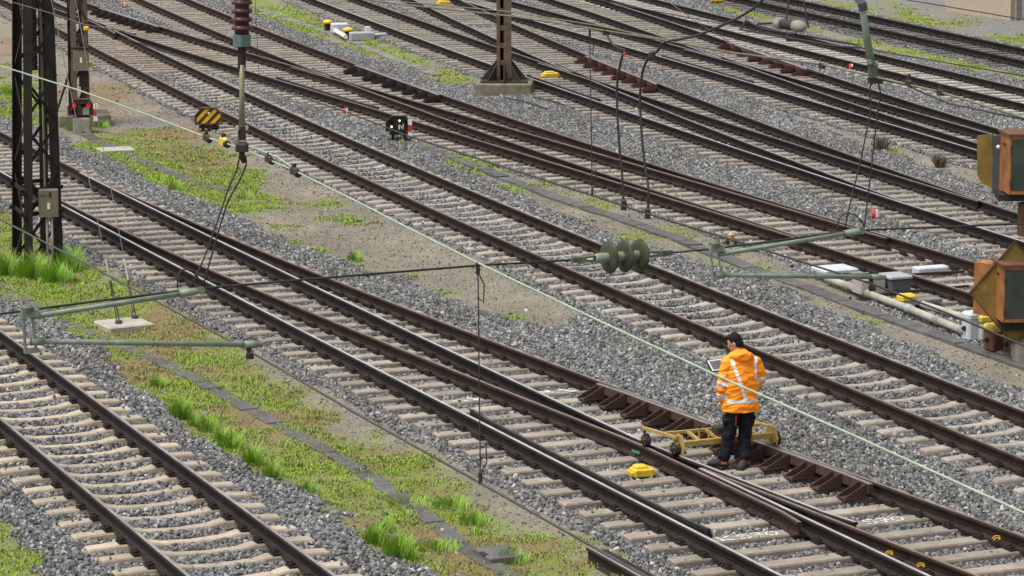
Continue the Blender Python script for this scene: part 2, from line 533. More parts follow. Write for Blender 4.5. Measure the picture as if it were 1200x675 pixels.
# ------------------------------------------------------------------ track alignments
HG = 0.7535                           # half of the distance between rail centres
class Line:
    """centre line X(D) of a track, straight on beyond its surveyed range"""
    def __init__(s, D0, k, r):
        s.D0, s.k, s.r = D0, np.array(k), r
        s.dk = np.polyder(s.k)
    def X(s, D):
        Dc = min(max(D, s.r[0]), s.r[1])
        return float(np.polyval(s.k, (Dc - s.D0) / 20)) + (D - Dc) * s.sl(Dc)
    def sl(s, D):
        Dc = min(max(D, s.r[0]), s.r[1])
        return float(np.polyval(s.dk, (Dc - s.D0) / 20)) / 20
    def pn(s, D):
        sl = s.sl(D)
        L = math.sqrt(1 + sl * sl)
        return Vector((s.X(D), D, 0)), Vector((1 / L, -sl / L, 0)), Vector((sl / L, 1 / L, 0))
    def railX(s, D, side):
        """X of the rail (side -1 near, +1 far) where it passes distance D"""
        sl = s.sl(D)
        return s.X(D) + side * HG * math.sqrt(1 + sl * sl)

L1 = Line(38.337, [-0.04837, -8.36942, -4.48048], (34.3, 48.6))
L2P = Line(47.694, [0.10143, 0.11225, -8.75043, -2.04642], (34.3, 67.3))
L2Q = Line(48.04, [0.39367, 0.72798, -10.38048, -1.27924], (34.4, 63.5))
L3 = Line(66.353, [-0.03697, 0.3072, -7.18016, -2.67604], (39.8, 100.6))
L4A = Line(74.368, [0.151, -0.03413, -8.97654, -1.40345], (52.0, 105.8))
L4B = Line(82.651, [-0.05316, 0.46847, -7.10665, -3.58526], (58.6, 106.7))
L5A = Line(76.695, [-0.00921, 0.27689, -6.52758, 3.46032], (58.5, 100.9))
L5B = Line(86.511, [-0.02817, 0.36401, -4.79987, 2.01646], (60.5, 106.7))
L6A = Line(85.527, [-0.16239, -6.37164, 6.01353], (69.6, 106.1))
L6B = Line(85.303, [-0.38476, 0.36758, -4.74913, 7.39244], (70.8, 105.5))
L7 = Line(92.125, [0.3, -6.45, 8.72], (78.2, 106.1))
L8 = Line(96.94, [-6.46308, 12.01659], (87.8, 106.7))
LINES = [L1, L2P, L2Q, L3, L4A, L4B, L5A, L5B, L6A, L6B, L7, L8]

def d_range(L, lo=29.0, hi=124.0, margin=9.0):
    ds = [d for d in np.arange(lo, hi, 0.5) if abs(L.X(d)) < 0.1613 * d + margin]
    return ds[0], ds[-1]

def u_to_D(fx, u, lo=30.0, hi=124.0, z=0.0):
    """distance at which the line X = fx(D) is seen at photo column u"""
    ds = np.arange(lo, hi, 0.05)
    us = np.array([proj((fx(d), d, z))[0] for d in ds])
    return float(ds[np.abs(us - u).argmin()])

PROF = [(-.036, -.014), (-.023, 0), (.023, 0), (.036, -.014), (.036, -.036), (.010, -.048), (.009, -.138), (.030, -.152), (.075, -.163), (.075, -.172),
        (-.075, -.172), (-.075, -.163), (-.030, -.152), (-.009, -.138), (-.010, -.048), (-.036, -.036)]

def sweep(mb, pts, prof, top=(1,), dz=0.0):
    n = len(prof)
    vs, fs, ms = [], [], []
    for i, p in enumerate(pts):
        d = Vector(pts[min(i + 1, len(pts) - 1)]) - Vector(pts[max(i - 1, 0)])
        d.z = 0
        d.normalize()
        nrm = Vector((d.y, -d.x, 0))
        for x, z in prof:
            vs.append((p[0] + nrm.x * x, p[1] + nrm.y * x, p[2] + z + dz))
    for i in range(len(pts) - 1):
        for k in range(n):
            fs.append((i * n + k, i * n + (k + 1) % n, (i + 1) * n + (k + 1) % n, (i + 1) * n + k))
            ms.append(1 if k in top else 0)
    fs += [tuple(range(n - 1, -1, -1)), tuple(range((len(pts) - 1) * n, len(pts) * n))]
    ms += [0, 0]
    o = len(mb.v)
    mb.v += vs
    mb.f += [tuple(i + o for i in f) for f in fs]
    mb.mi += ms

def rail_obj(thing_o, fx, D0, D1, side='rail_side', top='top_mid', dz=0.0, name='rail', step=0.75, prof=PROF, tops=(1,), flare=None):
    n = max(2, int((D1 - D0) / step) + 1)
    pts = [(fx(d), d, 0.0) for d in np.linspace(D0, D1, n)]
    if flare:
        pts[0] = (pts[0][0] + flare, pts[0][1], 0)
        pts[-1] = (pts[-1][0] + flare, pts[-1][1], 0)
    mb = MB()
    sweep(mb, pts, prof, tops, dz)
    return mb.build(name, [side, top], thing_o)

# ---- sleepers
def sleeper_mesh_waisted():
    """2.6 m concrete sleeper, high under the rails and low in the middle"""
    st = [(-1.3, -.024, .085, .13), (-1.27, -.012, .09, .13), (-.98, .0, .092, .13), (-.56, .0, .09, .13), (-.38, -.036, .076, .11), (0, -.052, .066, .10),
          (.38, -.036, .076, .11), (.56, .0, .09, .13), (.98, .0, .092, .13), (1.27, -.012, .09, .13), (1.3, -.024, .085, .13)]
    vs, fs = [], []
    for x, z, wt, wb in st:
        vs += [(x, -wb, z - .19), (x, -wt - .012, z - .02), (x, -wt, z), (x, wt, z), (x, wt + .012, z - .02), (x, wb, z - .19)]
    for i in range(len(st) - 1):
        for k in range(5):
            fs.append((i * 6 + k, i * 6 + k + 1, i * 6 + 7 + k, i * 6 + 6 + k))
    fs += [tuple(range(5, -1, -1)), tuple(range((len(st) - 1) * 6, len(st) * 6))]
    return vs, fs

def sleeper_mesh_flat():
    vs, fs = [], []
    for x, i in ((-.5, 1), (-.495, 0), (.495, 0), (.5, 1)):
        e = .012 * i
        vs += [(x, -.125, -.2), (x, -.118, -.02), (x, -.108, -e), (x, .108, -e), (x, .118, -.02), (x, .125, -.2)]
    for i in range(3):
        for k in range(5):
            fs.append((i * 6 + k, i * 6 + k + 1, i * 6 + 7 + k, i * 6 + 6 + k))
    fs += [tuple(range(5, -1, -1)), tuple(range(18, 24))]
    return vs, fs

SLP = {}
def slp_mesh(kind, mat):
    if (kind, mat) not in SLP:
        v, f = sleeper_mesh_waisted() if kind == 'waist' else sleeper_mesh_flat()
        SLP[(kind, mat)] = MB().add(v, f).mesh('sleeper', mat)
    return SLP[(kind, mat)]

# ---- rail clips: plate, screw and two spring loops per rail side
def clip_template(fine):
    mb = MB()
    for s in (-1, 1):
        mb.box((s * .115, 0, .012), (.095, .17, .024))
        if fine:
            mb.lathe((s * .112, 0, .02), (0, 0, 1), [(0, .022), (.045, .022), (.045, .014), (.06, .013)], 6)
            for t in (-1, 1):
                pts = [(s * .075, t * .02, .04), (s * .10, t * .045, .052), (s * .155, t * .07, .05), (s * .165, t * .03, .03), (s * .115, t * .02, .035)]
                mb.tube(pts, .0115, 5)
        else:
            mb.box((s * .108, 0, .035), (.06, .11, .045))
    return np.array(mb.v, float), mb.f

CLIP = {True: clip_template(True), False: clip_template(False)}

def fasteners(thing_o, seats):
    vs, fs, o = [], [], 0
    for x, y, rz in seats:
        tv, tf = CLIP[y < 62]
        c, s_ = math.cos(rz), math.sin(rz)
        vv = tv.copy()
        vv[:, 0] = tv[:, 0] * c - tv[:, 1] * s_ + x
        vv[:, 1] = tv[:, 0] * s_ + tv[:, 1] * c + y
        vv[:, 2] += Z_SLP + 0.003
        vs += vv.tolist()
        fs += [tuple(i + o for i in f) for f in tf]
        o += len(tv)
    mb = MB()
    mb.v, mb.f, mb.mi = vs, fs, [0] * len(fs)
    ob = mb.build('rail_fasteners', 'clip', thing_o)
    ob['kind'] = 'stuff'
    return ob

def stations(L, D0, D1, step=0.6):
    d = D0
    while d < D1:
        yield d
        d += step / math.sqrt(1 + L.sl(d) ** 2)

def lateral(L, c, n):
    """signed distance along n from c to the track L"""
    o = 0.0
    for _ in range(12):
        y = c.y + n.y * o
        o += (L.X(y) - (c.x + n.x * o)) * 0.85
    return o

SLEEPERS = []                        # (x, y, nx, ny, half length) for the ballast stones to keep clear of

def put_sleeper(th, c, n, half, kind, mat, mid=0.0):
    loc = c + n * mid
    rz = math.atan2(n.y, n.x) + random.gauss(0, .006)
    loc = loc + Vector((random.gauss(0, .008), random.gauss(0, .012), Z_SLP + random.gauss(0, .0025)))
    sc = (1, 1, 1) if kind == 'waist' else (2 * half, 1, 1)
    SLEEPERS.append((loc.x, loc.y, n.x, n.y, half))
    return link_child(slp_mesh(kind, mat), 'sleeper', th, loc, rz, sc)

def plain_track(th, L, kind, mat, D0=None, D1=None, other=None, mat_long=None, skip=None):
    """sleepers and clips of track L; long bearers where the track `other` runs close"""
    a, b = d_range(L)
    D0, D1 = D0 or a, D1 or b
    seats = []
    for d in stations(L, D0, D1):
        c, n, t = L.pn(d)
        rz = math.atan2(n.y, n.x)
        offs = [0.0]
        lo, hi = -1.3, 1.3
        long_ = False
        if other is not None:
            o = lateral(other, c, n)
            if abs(o) < 2.55 and other.r[0] - 30 < d:
                offs.append(o)
                lo, hi = min(lo, o - 1.25), max(hi, o + 1.25)
                long_ = True
        if long_:
            put_sleeper(th, c, n, (hi - lo) / 2, 'flat', mat_long or mat, (hi + lo) / 2)
        else:
            put_sleeper(th, c, n, 1.3, kind, mat)
        done = []
        for o in offs:
            for s in (-1, 1):
                q = o + s * HG
                if all(abs(q - e) > .2 for e in done):
                    done.append(q)
                    p = c + n * q
                    seats.append((p.x, p.y, rz))
    return seats

def own_sleepers(th, L, other, kind, mat, D0=None, D1=None):
    """sleepers of a branch, only where it has left the long bearers of `other`"""
    a, b = d_range(L)
    seats = []
    for d in stations(L, D0 or a, D1 or b):
        c, n, t = L.pn(d)
        if abs(lateral(other, c, n)) < 2.62:
            continue
        put_sleeper(th, c, n, 1.3, kind, mat)
        for s in (-1, 1):
            p = c + n * s * HG
            seats.append((p.x, p.y, math.atan2(n.y, n.x)))
    return seats

def crossing_D(f, g, lo, hi):
    ds = np.arange(lo, hi, 0.05)
    return float(ds[np.abs(np.array([f(d) - g(d) for d in ds])).argmin()])

def frog(th, f, g, Dx, toe, lo, hi, topf, topg, sides=('rail_side', 'rail_side'), wing=2.2, dzg=-0.003):
    """two rails f and g that cross at Dx; toe = +1 when the points lie farther away, -1 nearer.
    Closure rails bend into wing rails, the heel rails meet in the nose."""
    ds = np.arange(0, 12, 0.05)
    FW = 0.118
    t = next((x for x in ds if abs(f(Dx + toe * x) - g(Dx + toe * x)) > FW), 3.0)
    Dt = Dx + toe * t
    sg = 1 if f(Dt) > g(Dt) else -1
    end_t, end_h = (hi, lo) if toe > 0 else (lo, hi)
    def span(a, b):
        return (a, b) if a < b else (b, a)
    wing_end = Dx - toe * wing
    flare_l = .05
    for fn, gn, s, top, sd, dz in ((f, g, sg, topf, sides[0], 0), (g, f, -sg, topg, sides[1], dzg)):
        # closure rail, then wing along the other rail
        def path(d, fn=fn, gn=gn, s=s):
            if (d - Dt) * toe >= 0:
                return fn(d)
            e = max(0.0, ((Dx - toe * (wing - .5)) - d) * toe)
            return gn(d) + s * (FW + e * .12)
        a, b = span(wing_end, end_t)
        rail_obj(th, path, a, b, sd, top, dz, 'rail', 0.5)
        eh = end_h if not isinstance(end_h, tuple) else end_h[0 if fn is f else 1]
        a, b = span(Dx - toe * 0.25, eh)
        rail_obj(th, fn, a, b, sd, top, dz - 0.0015, 'rail', 0.75)

def check_bar(th, fx, u0, u1, inside, mat='black_steel'):
    """low guard rail beside a running rail, on chairs"""
    D1, D0 = u_to_D(fx, u0), u_to_D(fx, u1)
    off = inside * .128
    g = lambda d: fx(d) + off * 1.08
    pr = [(-.026, -.02), (-.020, .018), (.020, .018), (.026, -.02), (.026, -.15), (-.026, -.15)]
    rail_obj(th, g, D0, D1, mat, mat, 0, 'check_rail', 0.6, pr, (1,), flare=inside * .05)
    seats = max(2, int((D1 - D0) / 0.55))
    for i in range(seats):
        d = D0 + (i + .5) * (D1 - D0) / seats
        sl = (fx(d + .2) - fx(d - .2)) / .4
        rz = math.atan2(-sl, 1)
        mb = MB().box((0, 0, -.105), (.17, .30, .075)).box((-.03 * inside, 0, -.06), (.05, .22, .12))
        me = CHAIR.setdefault((inside, 'm'), mb.mesh('check_rail_chair', 'bracket_dark'))
        link_child(me, 'check_rail_chair', th, (fx(d) + inside * .235, d, -.02), rz)
CHAIR = {}

def bracket_mesh(mat):
    """tapering steel chair: foot, two gussets, back plate; back at x 0, foot towards -x"""
    mb = MB()
    mb.box((-.17, 0, -.155), (.36, .20, .018))
    for s in (-1, 1):
        mb.prism([(-.34, -.145), (-.012, -.145), (-.012, .01), (-.05, .01), (-.34, -.125)], (0, s * .082 - .008, 0), (1, 0, 0), (0, 1, 0), (0, 0, 1), .016)
    mb.box((-.008, 0, -.06), (.016, .19, .155))
    return mb.mesh('check_rail_bracket', mat)

def check_brackets(th, fx, u0, u1, mat='bracket_rust', top='check_top', n=None):
    """raised check rail on gusseted brackets along the inner side of a far rail"""
    D1, D0 = u_to_D(fx, u0), u_to_D(fx, u1)
    g = lambda d: fx(d) - .125 * 1.08
    pr = [(-.030, -.10), (-.030, .016), (-.024, .022), (.028, .022), (.032, .016), (.032, -.10)]
    rail_obj(th, g, D0, D1, mat, top, 0, 'check_rail', 0.6, pr, (1, 2, 3), flare=-.04)
    n = n or int(round((D1 - D0) * 1.08 / .6)) + 1
    me = bracket_mesh(mat)
    for i in range(n):
        d = D0 + .12 + i * (D1 - D0 - .24) / max(1, n - 1)
        sl = (fx(d + .2) - fx(d - .2)) / .4
        link_child(me, 'check_rail_bracket', th, (fx(d) - .17 * 1.08, d, 0), math.atan2(-sl, 1))

def both_rails(th, L, side, top, D0=None, D1=None, dz=0):
    a, b = d_range(L)
    for s in (-1, 1):
        rail_obj(th, lambda d: L.railX(d, s), D0 or a, D1 or b, side, top, dz)

# ================================================================== GROUND
def inpoly(px, py, poly):
    """even-odd test for arrays of points"""
    r = np.zeros(px.shape, bool)
    n = len(poly)
    for i in range(n):
        x1, y1 = poly[i]
        x2, y2 = poly[(i + 1) % n]
        c = ((y1 > py) != (y2 > py)) & (px < (x2 - x1) * (py - y1) / (y2 - y1 + 1e-12) + x1)
        r ^= c
    return r

def gpoly(pts, z=Z_VRG):
    return [tuple(G(u, v, z)[:2]) for u, v in pts]

V1_up = [(-60, 225), (0, 250), (75, 298), (113, 315), (153, 326), (187, 337), (200, 348), (240, 383), (290, 404), (320, 424), (363, 449), (400, 467), (447, 489),
         (490, 517), (550, 541), (587, 567), (633, 584), (660, 600), (690, 618), (703, 640), (733, 663), (745, 680), (830, 740)]
V1_lo = [(620, 760), (560, 715), (500, 674), (460, 662), (427, 652), (407, 620), (400, 612), (353, 581), (313, 567), (277, 546), (233, 513), (213, 500), (177, 477),
         (153, 450), (147, 445), (110, 410), (73, 384), (33, 365), (0, 346), (-60, 312)]
V1 = gpoly(V1_up + V1_lo)
V1_sand = gpoly(V1_up[2:] + [(800, 760), (690, 660), (683, 642), (633, 629), (600, 616), (550, 584), (510, 553), (450, 528), (400, 506), (363, 476), (317, 440), (253, 398), (207, 366),
                             (180, 350), (140, 332), (100, 318)])
V0 = gpoly([(-80, 600), (0, 622), (28, 640), (45, 662), (52, 690), (40, 760), (-80, 760)])
V2_lo = [(-70, 122), (0, 141), (40, 150), (74, 163), (96, 178), (120, 186), (150, 198), (176, 214), (200, 223), (240, 238), (266, 248), (286, 259), (306, 270), (332, 284), (364, 295), (396, 305),
         (424, 314), (450, 323), (480, 336), (527, 352), (573, 366), (613, 379), (653, 384)]
V2_up = [(685, 374), (690, 366), (653, 346), (613, 328), (567, 306), (500, 276), (460, 256), (420, 230), (380, 212), (340, 193), (306, 179), (270, 164), (212, 133), (180, 115), (152, 102), (120, 88),
         (108, 79), (75, 60), (30, 26), (0, 14), (-70, -18)]
V2 = gpoly(V2_lo + V2_up)
V3 = gpoly([(463, 166), (490, 164), (560, 182), (610, 203), (660, 221), (700, 233), (760, 251), (806, 268), (840, 289), (880, 296), (920, 311), (948, 330), (1000, 350), (1067, 379), (1100, 395),
            (1160, 415), (1200, 428), (1280, 458), (1280, 500), (1200, 465), (1150, 448), (1093, 422), (1033, 392), (967, 362), (910, 338), (867, 322), (800, 302), (733, 284), (683, 266), (640, 248),
            (600, 225), (560, 209), (520, 190), (480, 174)])
V4 = gpoly([(250, -20), (294, 16), (320, 26), (360, 42), (400, 56), (440, 70), (480, 81), (500, 89), (520, 99), (560, 102), (566, 90), (530, 80), (490, 66), (420, 46), (380, 28), (360, 14), (330, 0), (300, -22)])
V5 = gpoly([(805, 92), (840, 108), (880, 122), (900, 132), (960, 152), (1000, 169), (1050, 185), (1090, 201), (1130, 213), (1148, 219), (1260, 262), (1260, 225), (1140, 186), (1110, 179), (1080, 169),
            (1040, 159), (1000, 147), (960, 136), (900, 113), (860, 97), (820, 84)])
V6 = gpoly([(1020, 92), (1080, 112), (1140, 124), (1200, 138), (1280, 158), (1280, 145), (1200, 126), (1140, 116), (1100, 104), (1040, 90)])
V7 = gpoly([(800, -5), (824, 2), (840, 12), (890, 26), (908, 32), (960, 42), (1020, 59), (1060, 67), (1120, 81), (1200, 98), (1280, 116), (1280, 92), (1200, 76), (1140, 64), (1080, 50), (1020, 38), (960, 24), (920, 13), (896, 5), (850, -8)])
VERGES = [V0, V1, V2, V3, V4, V5, V6, V7]

def vnoise(x, y, sc, seed=0):
    """smooth value noise"""
    r = np.random.default_rng(seed)
    tab = r.random((64, 64))
    gx, gy = x * sc, y * sc
    ix, iy = np.floor(gx).astype(int), np.floor(gy).astype(int)
    fx, fy = gx - ix, gy - iy
    fx, fy = fx * fx * (3 - 2 * fx), fy * fy * (3 - 2 * fy)
    t = lambda a, b: tab[(ix + a) % 64, (iy + b) % 64]
    return (t(0, 0) * (1 - fx) + t(1, 0) * fx) * (1 - fy) + (t(0, 1) * (1 - fx) + t(1, 1) * fx) * fy

def jit(x, y, a):
    return (x + (vnoise(x, y, 1.6, 3) - .5) * a + (vnoise(x, y, 5, 4) - .5) * a * .5,
            y + (vnoise(x, y, 1.6, 5) - .5) * a * 2 + (vnoise(x, y, 5, 6) - .5) * a)

def L8X(y):
    ds = np.arange(-400, 1300, 2.0)
    return np.interp(y, ds, [L8.X(d) for d in ds])

def masks(x, y):
    """areas of the ground at points x, y: verge, sand, moss, rust, grey (0 to 1)"""
    xj, yj = jit(x, y, .35)
    verge = np.zeros(x.shape)
    for p in VERGES:
        verge[inpoly(xj, yj, p)] = 1
    tdv = track_dist(x, y) + (vnoise(x, y, 1.3, 51) - .5) * .22
    verge[tdv < np.where(y > 55, 1.40, 1.55)] = 0
    far = x > L8X(y) + 2.3
    verge[far] = 1
    n1, n2 = vnoise(x, y, .55, 11), vnoise(x, y, 2.2, 12)
    n3 = vnoise(x, y, .3, 13)
    xk, yk = jit(x, y, .8)
    moss = np.zeros(x.shape)
    rust = np.zeros(x.shape)
    grey = np.zeros(x.shape)
    def region(poly, dst, lo, hi=.15, mul=1.0):
        m = inpoly(xk, yk, gpoly(poly))
        dst[m] = np.maximum(dst[m], np.clip((n1 * .6 + n2 * .4 - lo) / hi, 0, 1)[m] * mul)
    in1 = inpoly(xj, yj, V1)
    ins = inpoly(*jit(x, y, .5), V1_sand)
    g1 = in1 & ~ins
    moss[g1] = 1.0
    rust[g1] = np.clip((n2 * .5 + n1 * .5 - .57) / .12, 0, 1)[g1] * .75
    moss[ins] = np.clip((n2 * .5 + n1 * .5 - .62) / .12, 0, 1)[ins] * .6
    moss[inpoly(xj, yj, V0)] = 1
    # the wide verge with the dwarf signals: grass to the left, sand to the right
    region([(-60, 60), (40, 80), (60, 160), (-60, 150)], moss, .30)
    region([(110, 158), (180, 150), (250, 168), (330, 235), (310, 262), (255, 245), (170, 210), (85, 172)], moss, .24)
    region([(300, 255), (330, 265), (420, 300), (480, 330), (470, 345), (360, 300)], moss, .38, .1, .8)
    region([(200, 180), (330, 190), (420, 240), (480, 300), (660, 360), (600, 380), (400, 310), (280, 250)], moss, .60, .1, .75)
    region([(105, 85), (160, 110), (230, 150), (250, 200), (160, 160), (110, 140)], rust, .42, .15, .8)
    region([(0, 20), (60, 50), (90, 90), (60, 110), (0, 90)], rust, .45, .15, .8)
    region([(160, 160), (250, 172), (330, 215), (350, 245), (250, 215), (170, 180)], rust, .47, .15, .7)
    region([(215, 200), (330, 240), (440, 290), (330, 262)], rust, .60, .12, .5)
    region([(128, 138), (205, 136), (222, 160), (140, 162)], grey, .05)
    region([(100, 70), (140, 90), (170, 115), (130, 110)], moss, .55, .1)
    # narrow verges farther back
    region([(455, 160), (560, 180), (640, 215), (720, 240), (720, 262), (600, 226), (480, 178)], moss, .47, .15, .9)
    region([(720, 238), (900, 300), (960, 340), (930, 345), (800, 300), (720, 270)], moss, .56, .15, .7)
    region([(960, 340), (1260, 440), (1260, 480), (960, 365)], moss, .68, .1, .6)
    m4 = inpoly(xj, yj, V4)
    moss[m4] = np.clip((n1 * .4 + n2 * .6 - .30) / .2, 0, 1)[m4]
    m5 = inpoly(xj, yj, V5)
    moss[m5] = np.clip((n1 * .5 + n2 * .5 - .72) / .1, 0, 1)[m5] * .7
    m7 = inpoly(xj, yj, V7)
    e7 = L8X(y) - x
    moss[m7] = (np.clip((n2 * .6 + n1 * .4 - .42 - np.clip(e7 - 2.6, 0, 3) * .12) / .15, 0, 1))[m7]
    grey[far] = np.clip((.75 - n3) / .2, 0, 1)[far]
    moss[far] = np.clip((n1 * .5 + n2 * .5 - .56 + np.clip(.9 + e7 + 2.6, -1, 0) * .05) / .12, 0, 1)[far]
    # moss creeping over the stones right of the sandy verge
    xb, yb = jit(x, y, 1.4)
    b = inpoly(xb, yb, gpoly([(690, 380), (760, 400), (830, 440), (840, 480), (790, 470), (720, 430)]))
    moss[b] = np.maximum(moss[b], np.clip((n2 - .5) / .2, 0, 1)[b] * .7)
    sand = verge.copy()
    return verge, sand, moss * np.maximum(verge, b), rust * verge, grey * verge

# how far to the next track
def track_dist(x, y):
    best = np.full(x.shape, 99.0)
    for L in LINES:
        a, b = (29, 124)
        if L is L2Q:
            b = 64
        if L is L4B:
            a = 56
        if L is L5B:
            a = 61
        yy = np.clip(y, 20, 140)
        lut_d = np.arange(15, 145, .5)
        lut = np.array([L.X(d) for d in lut_d])
        ls = np.array([L.sl(d) for d in lut_d])
        cx = np.interp(yy, lut_d, lut)
        sl = np.interp(yy, lut_d, ls)
        d = np.abs(x - cx) / np.sqrt(1 + sl ** 2)
        d = np.where((y < a) | (y > b), 99.0, d)
        best = np.minimum(best, d)
    return best

gx = np.concatenate([[-900, -400, -180, -90, -55, -38], np.arange(-28, 30.01, .2), [40, 60, 100, 200, 420, 900]])
gy = np.concatenate([[-300, -120, -40, 0, 18], np.arange(27, 124.01, .25), [132, 150, 190, 280, 500, 1100]])
XX, YY = np.meshgrid(gx, gy)
verge, sand, moss, rust, grey = masks(XX, YY)
td = track_dist(XX, YY)
def blur(a, k=1):
    for _ in range(k):
        p = np.pad(a, 1, mode='edge')
        a = (p[:-2, 1:-1] + p[2:, 1:-1] + p[1:-1, :-2] + p[1:-1, 2:] + 2 * p[1:-1, 1:-1]) / 6
    return a
vb = blur(verge, 2) * np.clip((td - 1.55) / .75, 0, 1)
base = Z_BAL - .035 * np.clip((td - 1.7) / .8, 0, 1)
ZZ = base * (1 - vb) + Z_VRG * vb + (vnoise(XX, YY, 1.1, 21) - .5) * .035 + (vnoise(XX, YY, .3, 22) - .5) * .03 * vb
me = bpy.data.meshes.new('ground')
ny, nx = XX.shape
co = np.stack([XX, YY, ZZ], -1).reshape(-1, 3)
idx = np.arange(nx * ny).reshape(ny, nx)
quads = np.stack([idx[:-1, :-1], idx[:-1, 1:], idx[1:, 1:], idx[1:, :-1]], -1).reshape(-1, 4)
me.from_pydata(co.tolist(), [], quads.tolist())
for nm, arr in (('sand', blur(sand, 1)), ('moss', blur(moss, 1)), ('rust', blur(rust, 1)), ('grey', blur(grey, 1))):
    a = me.attributes.new(nm, 'FLOAT', 'POINT')
    a.data.foreach_set('value', arr.reshape(-1).astype(np.float32))
me.materials.append(M['ground'])
me.polygons.foreach_set('use_smooth', [True] * len(me.polygons))
ground = bpy.data.objects.new('ground', me)
COL.objects.link(ground)
ground['kind'] = 'structure'

def ground_z(x, y):
    i = np.clip(np.searchsorted(gy, y) - 1, 0, ny - 2)
    j = np.clip(np.searchsorted(gx, x) - 1, 0, nx - 2)
    fy, fx = (y - gy[i]) / (gy[i + 1] - gy[i]), (x - gx[j]) / (gx[j + 1] - gx[j])
    return (ZZ[i, j] * (1 - fx) + ZZ[i, j + 1] * fx) * (1 - fy) + (ZZ[i + 1, j] * (1 - fx) + ZZ[i + 1, j + 1] * fx) * fy

# ================================================================== TRACKS
def new_track(label, L, D, cat='railway track', name='railway_track'):
    c = L.X(D)
    return thing(name, (c, D, Z_SLP - .15), label, cat)

# --- near left track
T1 = new_track('near left railway track on warm beige waisted concrete sleepers', L1, 40)
both_rails(T1, L1, 'rail_side', 'top_mid')
fasteners(T1, plain_track(T1, L1, 'waist', 'slp_warm'))

# --- turnout under the worker
def turnout(th, A, B, Dx, toe, D_toe, kind, mat, sides, tops, lo=None, hi=None, far_split=None, mat_long=None, near_hi=None, B_lo=None):
    """A and B share bearers; outer rails run through, inner rails end at the blades (D_toe) and cross at Dx"""
    a, b = d_range(A)
    a2, b2 = d_range(B)
    lo = lo or min(a, a2)
    hi = hi or max(b, b2)
    f = lambda d: A.railX(d, 1)
    g = lambda d: B.railX(d, -1)
    near = lambda d: (min(A.railX(d, -1), B.railX(d, -1)) if (d - D_toe) * toe > -6 else A.railX(d, -1)) if (d - D_toe) * toe < 0 else A.railX(d, -1)
    far = lambda d: B.railX(d, 1) if (d - D_toe) * toe < 0 else max(A.railX(d, 1), B.railX(d, 1) if toe < 0 else -1e9)
    rail_obj(th, near, lo, near_hi or hi, sides[0], tops[0])
    rail_obj(th, far, lo, hi, sides[3], tops[3])
    if toe > 0:
        frog(th, f, g, Dx, 1, lo, D_toe, tops[2], tops[1], (sides[2], sides[1]))
    else:
        frog(th, f, g, Dx, -1, D_toe, hi, tops[1], tops[2], (sides[1], sides[2]))
    seats = plain_track(th, A, kind, mat, lo, hi, other=B, mat_long=mat_long)
    seats += own_sleepers(th, B, A, kind, mat, lo, hi)
    return seats

T2 = new_track('railway turnout under the worker with rusty bracketed check rail and raised black check rail', L2P, 44, 'turnout', 'railway_turnout')
# near stock rail and far stock rail
a, b = d_range(L2P)
a2 = d_range(L2Q)[0]
LO2 = min(a, a2)
rail_obj(T2, lambda d: L2P.railX(d, -1), LO2, b, 'rail_side', 'top_bright')
def far2(d):
    w = min(1, max(0, (d - 61.0) / 3.0))
    return max(L2Q.railX(d, 1), L2P.railX(d, 1) + .0) * (1 - w) + (L2P.railX(d, 1) + .075 * (1 - min(1, max(0, (d - 64) / 12)))) * w
rail_obj(T2, far2, LO2, b, 'rail_side_rust', 'top_rust')
f2, g2 = (lambda d: L2P.railX(d, 1)), (lambda d: max(L2Q.railX(d, -1), L2P.railX(d, -1) + .078))
frog(T2, f2, g2, 39.7, 1, LO2, 66.0, 'top_bright', 'top_rust', ('rail_side', 'rail_side_rust'), wing=3.0)
seats = plain_track(T2, L2P, 'flat', 'slp_turn', LO2, b, other=L2Q)
seats += own_sleepers(T2, L2Q, L2P, 'flat', 'slp_turn', LO2, 64)
fasteners(T2, seats)
check_bar(T2, lambda d: L2P.railX(d, -1), 536, 812, 1)
check_brackets(T2, far2, 716, 1036, 'bracket_rust', n=12)

# --- plain track behind the worker, long bearers far left where a connection leaves it
T3 = new_track('long curved railway track passing just behind the worker, on waisted concrete sleepers', L3, 60)
a, b = d_range(L3)
rail_obj(T3, lambda d: L3.railX(d, -1), a, b, 'rail_side_rust', 'top_rust')
f3, g3 = (lambda d: L3.railX(d, 1)), (lambda d: L4A.railX(d, -1))
fasteners(T3, plain_track(T3, L3, 'waist', 'slp_grey', a, b, other=L4A, mat_long='slp_brown'))
frog(T3, f3, g3, 97.9, 1, (a, 79.0), min(b, 113), 'top_mid', 'top_rust', ('rail_side_rust', 'rail_side'), wing=2.5)

